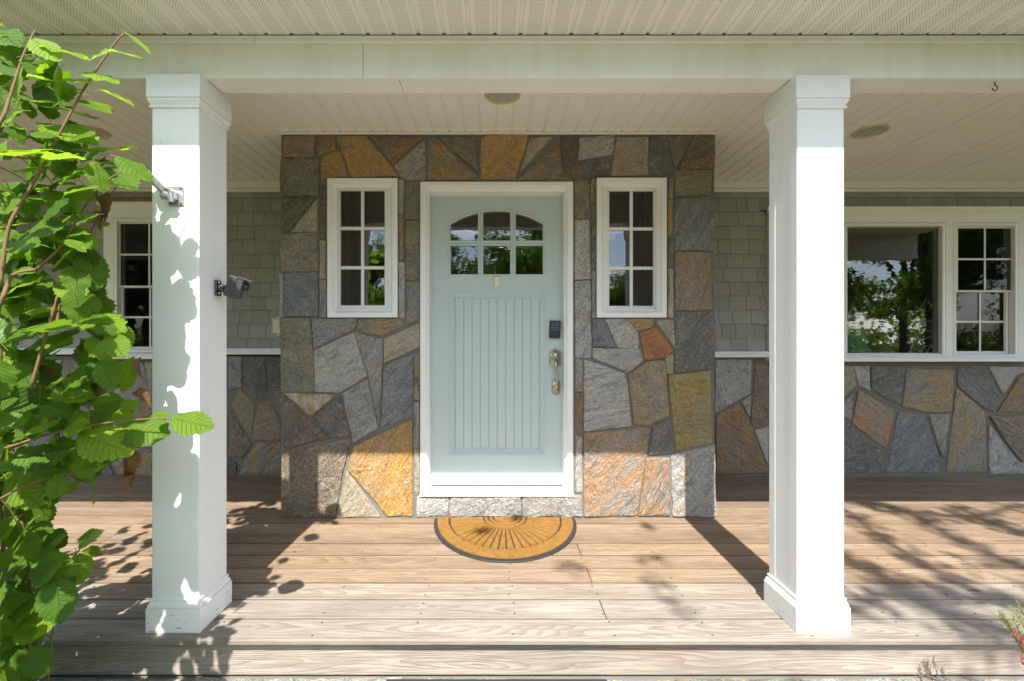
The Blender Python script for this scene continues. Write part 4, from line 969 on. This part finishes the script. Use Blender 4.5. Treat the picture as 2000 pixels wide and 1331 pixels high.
# ------------------------------------------------------------------ plants
def leaf_mesh(name, mat, seed, ns=15, fold=.18, curl=.22, wid=.86):
    r = random.Random(seed); V = []; Fc = []; UV = []
    ts = (-1, -.5, 0, .5, 1)
    c1 = r.uniform(.4, 1.3)*curl; c2 = r.uniform(-.12, .12); fd = fold*r.uniform(.3, 1.4); wv = r.uniform(.01, .03); ph = r.uniform(0, 6)
    for i in range(ns):
        s = i/(ns-1)
        wdt = wid*.5*(math.sin(PI*min(1, s**.80*.985+.015))**.62)*(1-.10*s) if i < ns-1 else .0
        if s > .80: wdt *= (1-((s-.80)/.20)**1.6*.55)
        for t in ts:
            ser = 1+(.085 if i % 2 else -.045)*(abs(t) == 1)*(0 < i < ns-1)
            x = s+(.045 if (abs(t) == 1 and i % 2) else 0)-(.07*abs(t) if i == 0 else 0)
            y = t*wdt*ser+c2*s*s*.5
            z = fd*abs(t)*wdt-c1*s*s*.4+wv*math.sin(s*16+ph+t*2)*abs(t)-.10*abs(t)**2*wdt
            V.append((x, y, z)); UV.append((s, t))
    m = len(ts)
    for i in range(ns-1):
        for j in range(m-1): Fc.append((i*m+j, i*m+j+1, (i+1)*m+j+1, (i+1)*m+j))
    n0 = len(V)
    for s, z in ((0.02, 0), (-.12, -.02), (-.25, -.07)):
        V += [(s, -.010, z), (s, .010, z), (s, 0, z+.014)]; UV += [(.5, 0)]*3
    for k in range(2):
        for j in range(3): a = n0+k*3; Fc.append((a+j, a+(j+1)%3, a+3+(j+1)%3, a+3+j))
    me = mesh(name, V, Fc, mat, True); ul = me.uv_layers.new(name='UVMap')
    for lp in me.loops: ul.data[lp.index].uv = UV[lp.vertex_index]
    return me
LM = [leaf_mesh('hazel_leaf_%d' % k, M_LEAF, 40+k) for k in range(9)]; LY = [leaf_mesh('young_leaf_%d' % k, M_YOUNG, 70+k, wid=.72) for k in range(4)]
LD = [leaf_mesh('curled_leaf_%d' % k, M_DEAD, 90+k, fold=1.6, curl=1.3, wid=.6) for k in range(4)]
shrub = thing('hazel_shrub', 'tall hazel shrub with broad bright green leaves in front of the flag-bracket column', 'shrub', (-1.55, 1.3, -.34))
def leaf_matrix(pos, ang, squash, L, rr, up=True):
    a = math.radians(ang); u = Vector((math.cos(a), 0, -math.sin(a))); nrm = Vector((0, -1, 0)); v = nrm.cross(u)
    th = math.acos(max(.12, min(1, squash)))
    best = None
    for s in (1, -1):
        M3 = Matrix.Rotation(s*th, 3, u); n2 = M3 @ nrm
        if best is None or n2.z > best[0]: best = (n2.z, M3)
    M3 = best[1]; n2 = M3 @ nrm; v2 = n2.cross(u)
    pit = rr.uniform(-.35, .2); M4 = Matrix.Rotation(pit, 3, v2); u2 = M4 @ u; n3 = M4 @ n2
    wv_ = rr.uniform(.78, 1.08); B = Matrix((u2, n3.cross(u2)*wv_, n3*rr.uniform(.6, 1.8))).transposed().to_4x4()
    return Matrix.Translation(pos) @ B @ Matrix.Diagonal((L, L, L, 1)) @ Matrix.Translation((-.5, 0, 0))
def put_leaf(me, M, name='leaf'):
    o = link(bpy.data.objects.new(name, me), shrub); o.matrix_basis = M; return o
q = .42074
HERO = []
for a in ((215,230,150,40,.8,1),(300,235,200,25,.4,0),(45,230,130,260,.9,0),(30,290,180,200,.8,0),(70,365,200,100,.9,1),(210,365,140,20,.2,1),(90,470,110,60,.5,0),(30,550,140,160,.8,1),(60,585,100,10,.3,1),
  (460,255,110,160,.75,1),(585,250,150,5,.4,1),(640,200,130,40,.2,1),(475,358,140,0,.6,1),(345,375,120,170,.6,1),(550,455,140,25,.2,1),(450,495,140,40,.5,0),(330,440,100,180,.6,0),(290,505,280,5,.3,0),(230,580,120,180,.4,0),
  (190,625,100,200,.7,0),(330,625,230,20,.6,0),(380,630,130,0,.7,0),(470,680,260,350,.4,0),(120,700,220,170,.35,0),(200,720,160,110,.5,0),(300,730,170,5,.15,1),(450,745,150,10,.3,0),(630,785,160,25,.5,0),(565,830,170,40,.6,0),
  (150,785,160,170,.5,0),(330,815,110,320,.5,0),(90,890,130,190,.5,0),(240,860,200,0,.4,0),(380,880,130,340,.5,0),(170,935,140,190,.4,0),(290,985,190,10,.4,0),(400,1020,180,5,.3,0),(90,1040,180,160,.5,0),(260,1140,190,60,.8,0),
  (350,1110,170,20,.5,0),(30,1180,140,120,.9,0),(430,1260,170,70,.7,0),(120,1270,220,150,.7,0),(350,1210,120,30,.5,0),(160,1200,160,100,.6,0)):
    HERO.append((a[0]*q, a[1]*q, a[2]*q, a[3], a[4], a[5]))
for a in ((90,130,220,160,.6),(190,250,110,350,.5),(450,230,150,50,.6),(430,60,120,30,.7),(330,245,140,0,.25),(240,330,220,10,.4),(60,370,170,180,.5),(470,310,220,20,.4),(580,375,110,60,.6),(540,420,130,60,.8),(210,420,240,350,.6),
  (60,480,180,180,.6),(440,430,130,45,.6),(350,570,170,120,.9),(410,610,110,30,.5),(200,550,170,60,.7),(590,555,160,120,.95),(190,640,180,90,.6),(470,540,120,80,.6),(510,700,120,60,.7),(610,690,80,0,.6),(170,750,170,30,.7),(40,740,140,80,.8),
  (570,755,80,90,.7),(480,765,80,20,.6),(675,810,190,10,.65),(895,775,160,5,.62),(745,740,70,0,.4),(500,875,220,20,.65),(400,810,150,100,.8),(40,840,110,180,.6),(175,950,190,20,.65),(310,930,160,70,.7),(10,930,120,90,1),(120,1100,170,40,.9),
  (240,1090,180,110,.7),(40,1160,150,110,.9),(395,985,100,80,.8),(430,1100,120,100,.75),(90,1260,200,80,.8),(420,1310,110,330,.5),(200,1200,110,80,.8),(260,1320,110,30,.8)):
    HERO.append((a[0]*q, 500+a[1]*q, a[2]*q, a[3], a[4], 0))
for a in ((270,610,190,160,.8),(445,610,150,80,.6),(320,790,220,80,.8),(500,425,120,340,.7),(515,505,80,0,.4),(310,450,120,330,.6),(70,760,150,60,.9),(70,850,200,80,.8),(220,1130,150,60,.7),(120,1160,180,90,.8),(30,1010,130,100,.7),(180,770,150,100,.7),(60,640,160,100,.8)):
    HERO.append((a[0]*.35, 900+a[1]*.35, a[2]*.35, a[3], a[4], 0))
rl = random.Random(21); nleaf = 0
STEMS = [
 ([(0,560),(17,446),(46,391),(84,324),(126,244),(160,181),(193,130),(228,80),(242,66)], 1.40, 1.52, .006, .0022),
 ([(-40,330),(5,230),(21,185),(45,110),(68,60)], 1.34, 1.45, .006, .002),
 ([(60,760),(100,620),(126,547),(168,471),(205,400),(227,365)], 1.46, 1.6, .0055, .002),
 ([(-20,640),(8,575),(25,538),(71,527)], 1.38, 1.45, .0075, .005),
 ([(71,527),(120,480),(165,405),(210,353),(250,330)], 1.45, 1.52, .0045, .0018),
 ([(-60,900),(40,866),(150,835),(295,818),(345,820)], 1.42, 1.50, .0055, .0014),
 ([(111,640),(122,555),(145,508),(160,470)], 1.5, 1.55, .006, .003),
 ([(-30,1331),(5,1100),(0,900),(60,760)], 1.55, 1.6, .006, .004),
 ([(40,1400),(60,1200),(40,1000),(20,860),(-10,650),(0,560)], 1.58, 1.62, .008, .005),
 ([(90,1380),(110,1180),(150,1080),(190,1055)], 1.52, 1.55, .004, .0015),
 ([(-80,500),(-20,320),(60,310),(140,300)], 1.42, 1.5, .005, .002),
 ([(0,975),(60,945),(140,925),(215,905)], 1.42, 1.5, .004, .0015)]
for pts, ya, yb_, ra, rb in STEMS:
    n = len(pts); P = [at(px, py, ya+(yb_-ya)*i/(n-1)) for i, (px, py) in enumerate(pts)]; P = smooth(P, 5)
    obj('stem', tube(P, [ra+(rb-ra)*i/(len(P)-1) for i in range(len(P))], 8), M_BARK, shrub, True)
for k in range(7):
    bx, by = -1.62+rl.uniform(-.16, .16), 1.3+rl.uniform(-.12, .12); tx, ty = -1.65+rl.uniform(-.45, .4), 1.42+rl.uniform(-.2, .2)
    P = smooth([(bx, by, -.36), (bx+.3*(tx-bx), by+.2*(ty-by), .3), (tx, ty, 1.0), (tx+rl.uniform(-.15, .2), ty+.05, 1.5)], 6)
    obj('stem', tube(P, [.016-.011*i/(len(P)-1) for i in range(len(P))], 8), M_BARK, shrub, True)
for (px, py, L, ang, sq, young) in HERO:
    Y = 1.42+rl.uniform(0, .26)
    if px > 290: Y = 1.5
    if py < 160: Y = rl.uniform(1.38, 1.46)
    put_leaf(rl.choice(LY if young else LM), leaf_matrix(at(px, py, Y), ang, sq, L/F*Y*1.08, rl)); nleaf += 1
for px, py, L, ang in ((268,718,38,95),(85,735,40,80),(190,770,45,60),(175,785,40,170),(278,778,34,20),(248,905,62,80),(200,405,40,60),(196,430,34,120),(255,940,30,130)):
    put_leaf(rl.choice(LD), leaf_matrix(at(px, py, 1.52), ang, .5, L/F*1.52, rl), 'dead_leaf')
XMAX = [(0,-40),(60,60),(130,150),(200,180),(280,190),(330,215),(400,170),(480,190),(560,200),(640,235),(700,240),(740,240),(820,255),(870,250),(930,190),(985,110),(1020,95),(1080,120),(1140,140),(1200,115),(1260,75),(1331,70),(1500,70)]
def xmax(y):
    for (a, b), (c, d) in zip(XMAX[:-1], XMAX[1:]):
        if a <= y <= c: return b+(d-b)*(y-a)/(c-a)
    return 60
tries = 0; MID = []
while len(MID) < 480 and tries < 20000:
    tries += 1; py = rl.uniform(40, 1360)
    if rl.random() > (.6 if py < 300 else .75 if py < 470 else .35 if 970 < py < 1030 else 1): continue
    px = rl.uniform(-40, xmax(py)-8); Y = rl.uniform(1.44, 1.76)
    if at(px, py, Y).x > -1.06: continue
    MID.append((px, py, Y))
MID.sort(key=lambda m: m[2])
SP = [p_ for pts, ya, yb_, ra, rb in STEMS for p_ in smooth([at(px, py, ya+(yb_-ya)*i/(len(pts)-1)) for i, (px, py) in enumerate(pts)], 3)]
for px, py, Y in MID[::9]:                 # thin twigs from the stems out to the leaves
    e_ = at(px, py, Y); b_ = min(SP, key=lambda p_: (p_-e_).length); m_ = (b_+e_)/2+Vector((0, 0, .02))
    if .05 < (b_-e_).length < .45: obj('twig', tube(smooth([b_, m_, e_], 4), [.0022-.0012*i/8 for i in range(9)], 5), M_BARK, shrub, True)
for k, (px, py, Y) in enumerate(MID[:300-nleaf]):
    put_leaf(rl.choice(LM), leaf_matrix(at(px, py, Y), rl.choice((20, 60, 100, 160, 340))+rl.uniform(-25, 25), rl.uniform(.3, .95), rl.uniform(.06, .112), rl))
SV = []; SF = []; SU = []; MORE = [at(*m) for m in MID[300-nleaf:]]
for _ in range(1150):
    z = rl.uniform(-.2, 2.0); y = rl.uniform(.78, 1.68); x = -1.12-1.5*rl.random()**1.7
    px = VX+F*x/y; py = VY-F*(z-CAM_H)/y
    if px > -45 and py < 1375: continue
    if z > 1.25 and rl.random() < .72: continue
    MORE.append(Vector((x, y, z)))
for _ in range(70):
    d_ = rl.uniform(.66, 1.02); zs = rl.uniform(-.1, .62); MORE.append(Vector((rl.uniform(-1.47, -1.19)-.026*d_, 1.857-d_, zs+1.335*d_)))
for pv in MORE:
    src = rl.choice(LM); M = leaf_matrix(pv, rl.uniform(0, 360), rl.uniform(.3, .9), rl.uniform(.06, .105), rl); n0 = len(SV)
    SV += [M @ v.co for v in src.vertices]
    ul = src.uv_layers[0].data
    for p_ in src.polygons:
        SF.append(tuple(n0+i for i in p_.vertices)); SU += [tuple(ul[l].uv) for l in p_.loop_indices]
fo = obj('foliage', (SV, SF), M_LEAF, shrub, True); ul = fo.data.uv_layers.new(name='UVMap')
for i, u_ in enumerate(SU): ul.data[i].uv = u_
tag(fo, kind='stuff')

# little plants at the edge of the deck
def sprig(name, lab, cat, base, tips, mat, seed, ll, lw, nper):
    r = random.Random(seed); root = thing(name, lab, cat, base)
    for tp in tips:
        b = Vector(base); tpv = Vector(tp); m = (b+tpv)/2+Vector((r.uniform(-.04, .04), r.uniform(-.04, .04), .03)); P = smooth([b, m, tpv], 6)
        obj('stem', tube(P, [.004-.003*i/(len(P)-1) for i in range(len(P))], 6), M_BARK, root, True); V = []; Fc = []
        for k in range(nper):
            f = .45+.55*k/nper; i = min(int(f*(len(P)-1)), len(P)-2); p = P[i]+(P[i+1]-P[i])*r.random()
            d = (P[i+1]-P[i]).normalized(); a = Vector((r.uniform(-1, 1), r.uniform(-1, 1), r.uniform(-.5, 1))).normalized(); dr = (d*.8+a).normalized()
            s = dr.cross(Vector((0, -1, .3))).normalized()*lw; n0 = len(V); l = ll*r.uniform(.6, 1.2)
            V += [p, p+dr*l*.5+s, p+dr*l, p+dr*l*.5-s]; Fc.append((n0, n0+1, n0+2, n0+3))
        tag(obj('spray', (V, Fc), mat, root), kind='stuff')
    return root
p1 = lambda px, py, Y: tuple(at(px, py, Y))
sprig('juniper_plant', 'juniper with feathery yellow-green sprays poking up at the deck edge', 'plant', (1.99, 1.42, -.34), [p1(1950, 1190, 1.55), p1(1975, 1184, 1.55), p1(1995, 1215, 1.55), p1(1990, 1180, 1.5), p1(1978, 1205, 1.52), p1(1955, 1200, 1.56)], M_JUN, 5, .022, .0016, 110)
sprig('red_leaf_shrub', 'small shrub with crimson leaves at the deck edge', 'plant', (1.92, 1.36, -.34), [p1(1985, 1236, 1.45), p1(1996, 1250, 1.45), p1(1992, 1285, 1.45), p1(2010, 1240, 1.45)], M_RED, 6, .020, .0028, 60)
sprig('dark_sprig', 'tiny dark evergreen sprig in front of the fascia board', 'plant', (1.60, 1.66, -.34), [p1(1793, 1302, 1.7), p1(1808, 1306, 1.7), p1(1800, 1312, 1.7)], M_TBARK, 7, .02, .002, 50)

# yard trees: they stand behind the viewer, shade the deck and show in the panes
def crown_mesh(name, seed, n, lobes, leaf, mat=None):
    r = random.Random(seed); V = []; Fc = []
    for _ in range(n):
        c, rad = r.choice(lobes); d = Vector((r.gauss(0, 1), r.gauss(0, 1), r.gauss(0, 1))).normalized()*(r.random()**.45)
        p = Vector(c)+Vector((d.x*rad, d.y*rad, d.z*rad*.8)); a = Vector((r.gauss(0, 1), r.gauss(0, 1), r.gauss(0, .5))).normalized()
        b = a.cross(Vector((r.gauss(0, 1), r.gauss(0, 1), r.gauss(0, 1)))).normalized(); s = leaf*r.uniform(.6, 1.3); n0 = len(V)
        V += [p-a*s, p+b*s*.45, p+a*s, p-b*s*.45]; Fc.append((n0, n0+1, n0+2, n0+3))
    return mesh(name, V, Fc, mat or M_TLEAF)
def make_kind(seed):
    r = random.Random(seed); lobes = []
    for k in range(16):
        a = r.uniform(0, 2*PI); h = r.uniform(.32, .95); w_ = (.30 if h < .8 else .16)*math.sin(PI*min(1, h*.8+.12))+.05
        lobes.append(((math.cos(a)*w_*r.uniform(.3, 1), math.sin(a)*w_*r.uniform(.3, 1), h), r.uniform(.09, .17)))
    cr = crown_mesh('crown_%d' % seed, seed, 7000, lobes, .018); P = [(0, 0, 0), (.01, .0, .25), (-.01, .01, .5), (0, 0, .85)]
    gs = [tube(P, [.024, .019, .013, .004], 10)]
    for c, rad in lobes[:10]: gs.append(tube([(0, 0, c[2]*.55), (c[0]*.5, c[1]*.5, c[2]*.82), c], [.011, .007, .003], 6))
    return cr, mesh('trunk_%d' % seed, *join(*gs), M_TBARK, True)
kinds = [make_kind(s) for s in (101, 102, 103)]
TREES = [(-15,-22,12),(-10.5,-19,10),(-6.2,-24,9.5),(-3.2,-21,8),(-.6,-25,7.4),(2.0,-22,8.6),(1.9,-17,8.6),(8.3,-24,6.2),(11.8,-20,7),(15.0,-17,10.5),(19.5,-20,12),(24,-17,11.5),(-20,-18,12),(29,-24,13),(-26,-24,13),(17.5,-27,12)]
for i, (x, y, h) in enumerate(TREES):
    cr, tr = kinds[i % 3]
    root = thing('yard_tree', 'leafy deciduous tree across the lawn, mirrored in the window panes', 'tree', (x, y, -.34), 'trees across the lawn')
    for nm, me in (('crown', cr), ('trunk', tr)):
        o = link(bpy.data.objects.new(nm, me), root); M = Matrix.Translation((x, y, -.34)) @ Matrix.Rotation(i*1.7, 4, 'Z') @ Matrix.Diagonal((h, h, h, 1)); o.matrix_basis = M
tl = []; rq = random.Random(77)
for k in range(120):
    x = -75+150*k/119+rq.uniform(-1, 1); tl.append(((x, -38+rq.uniform(-5, 5), rq.uniform(.8, 2.4)), rq.uniform(1.8, 3.0)))
    if rq.random() < .6: tl.append(((x, -40+rq.uniform(-3, 3), rq.uniform(3, 5.2)), rq.uniform(1.4, 2.2)))
tag(link(bpy.data.objects.new('treeline', crown_mesh('treeline', 5, 30000, tl, .30))), 'far belt of woods beyond the lawn', None, None, 'stuff')
# near tree whose outer boughs throw the soft shade on the deck
nt = thing('shade_tree', 'tall tree beside the porch whose boughs shade the deck boards', 'tree', (7.2, -6.5, -.34))
TP = Vector((7.2, -6.5, 5.2)); obj('trunk', tube([(7.2, -6.5, -.4), (7.25, -6.45, 2.5), TP, (7.1, -6.4, 9)], [.24, .19, .15, .06], 12), M_TBARK, nt, True)
rt = random.Random(11)
def up(px, py, L): return floor_at(px, py)+SUNV*L
BR = [([(1990,985),(1900,1010),(1780,1000),(1660,975)], 8.2, .014), ([(2000,1180),(1900,1150),(1760,1075),(1655,1000)], 8.0, .020), ([(2010,1110),(1880,1060),(1790,1010),(1700,985)], 8.6, .014),
      ([(1960,1235),(1840,1195),(1720,1125),(1620,1080)], 8.3, .018), ([(2020,1045),(1930,1020),(1870,990)], 8.1, .012), ([(1900,1165),(1760,1160),(1650,1190)], 8.4, .010)]
LVc = []
for pts, L, r0 in BR:
    P = smooth([up(a, b, L-1.6+rt.uniform(-.2, .2)) for a, b in pts], 5); r0 *= 1.5; obj('bough', tube([TP+Vector((0, 0, rt.uniform(0, 2)))]+P, [.05]+[r0*(1-.6*i/len(P)) for i in range(len(P))], 6), M_TBARK, nt, True)
    for p_ in P: LVc.append((p_, .13))
for px, py, rr in ((1115,1112,.07),(1265,1030,.05),(1270,1093,.09),(1285,1140,.07),(1625,1330,.10),(1665,1335,.12),(1905,1100,.16),(1960,1130,.2),(1700,1040,.1),(1960,1275,.2),(1325,1190,.08),(945,1040,.05),(1010,1015,.06),(1880,1240,.14)):
    LVc.append((up(px, py, 7.0), rr))
for k in range(26): LVc.append((Vector((7.2+rt.uniform(-2.6, 3), -6.5+rt.uniform(-3, 2.0), rt.uniform(5.6, 10.5))), .7))
V = []; Fc = []
for c, rad in LVc:
    for _ in range(16 if rad < .25 else 260):
        d = Vector((rt.gauss(0, 1), rt.gauss(0, 1), rt.gauss(0, 1))).normalized()*rt.random()**.4*rad; p_ = c+d; a = Vector((rt.gauss(0, 1), rt.gauss(0, 1), rt.gauss(0, 1))).normalized(); b = a.cross(Vector((rt.gauss(0, 1), rt.gauss(0, 1), .3))).normalized(); n0 = len(V)
        s = .045*rt.uniform(.6, 1.2); V += [p_-a*s, p_+b*s*.5, p_+a*s, p_-b*s*.5]; Fc.append((n0, n0+1, n0+2, n0+3))
obj('crown', (V, Fc), M_TLEAF, nt)

# things in the room behind the big pane ------------------------------------------
YI = 4.20
lf = thing('glass_leaf', 'big green glass leaf standing inside the window pane corner', 'ornament', at(1668, 700, YI)); a = at(1640, 720, YI); b = at(1697, 655, YI)
gm = leaf_mesh('green_leaf', M_GREENGLASS, 5, ns=13, wid=.9); o = link(bpy.data.objects.new('leaf_blade', gm), lf)
o.matrix_basis = Matrix.Translation(a) @ Matrix.Rotation(math.radians(-50), 4, 'Y') @ Matrix.Rotation(PI/2, 4, 'X') @ Matrix.Scale(.40, 4)
bh = thing('birdhouse_ornament', 'white outlined birdhouse ornament hanging inside the big pane', 'ornament', at(1812, 605, YI))
def poly_tube(pp, Y, r=.006): return tube([at(a, b, Y) for a, b in pp], r, 8)
obj('house_outline', join(poly_tube([(1803, 604), (1803, 629), (1826, 627), (1824, 602)], YI), poly_tube([(1797, 604), (1808, 582), (1821, 601)], YI, .009)), M_WHITE, bh)
obj('entry_ring', tube([at(1812+6*math.cos(k*PI/8), 600+8*math.sin(k*PI/8), YI) for k in range(17)], .004, 6), M_WHITE, bh)
rk = thing('folding_rack', 'white wire folding rack standing inside behind the big pane', 'rack', at(1815, 760, YI+.3))
for pp in (((1785,642),(1840,652)), ((1785,642),(1797,690),(1806,760)), ((1800,664),(1840,652)), ((1840,652),(1806,692),(1780,760)), ((1797,678),(1835,672)), ((1790,660),(1822,700),(1850,760))): obj('wire', poly_tube(pp, YI+.3, .005), M_WHITE, rk)
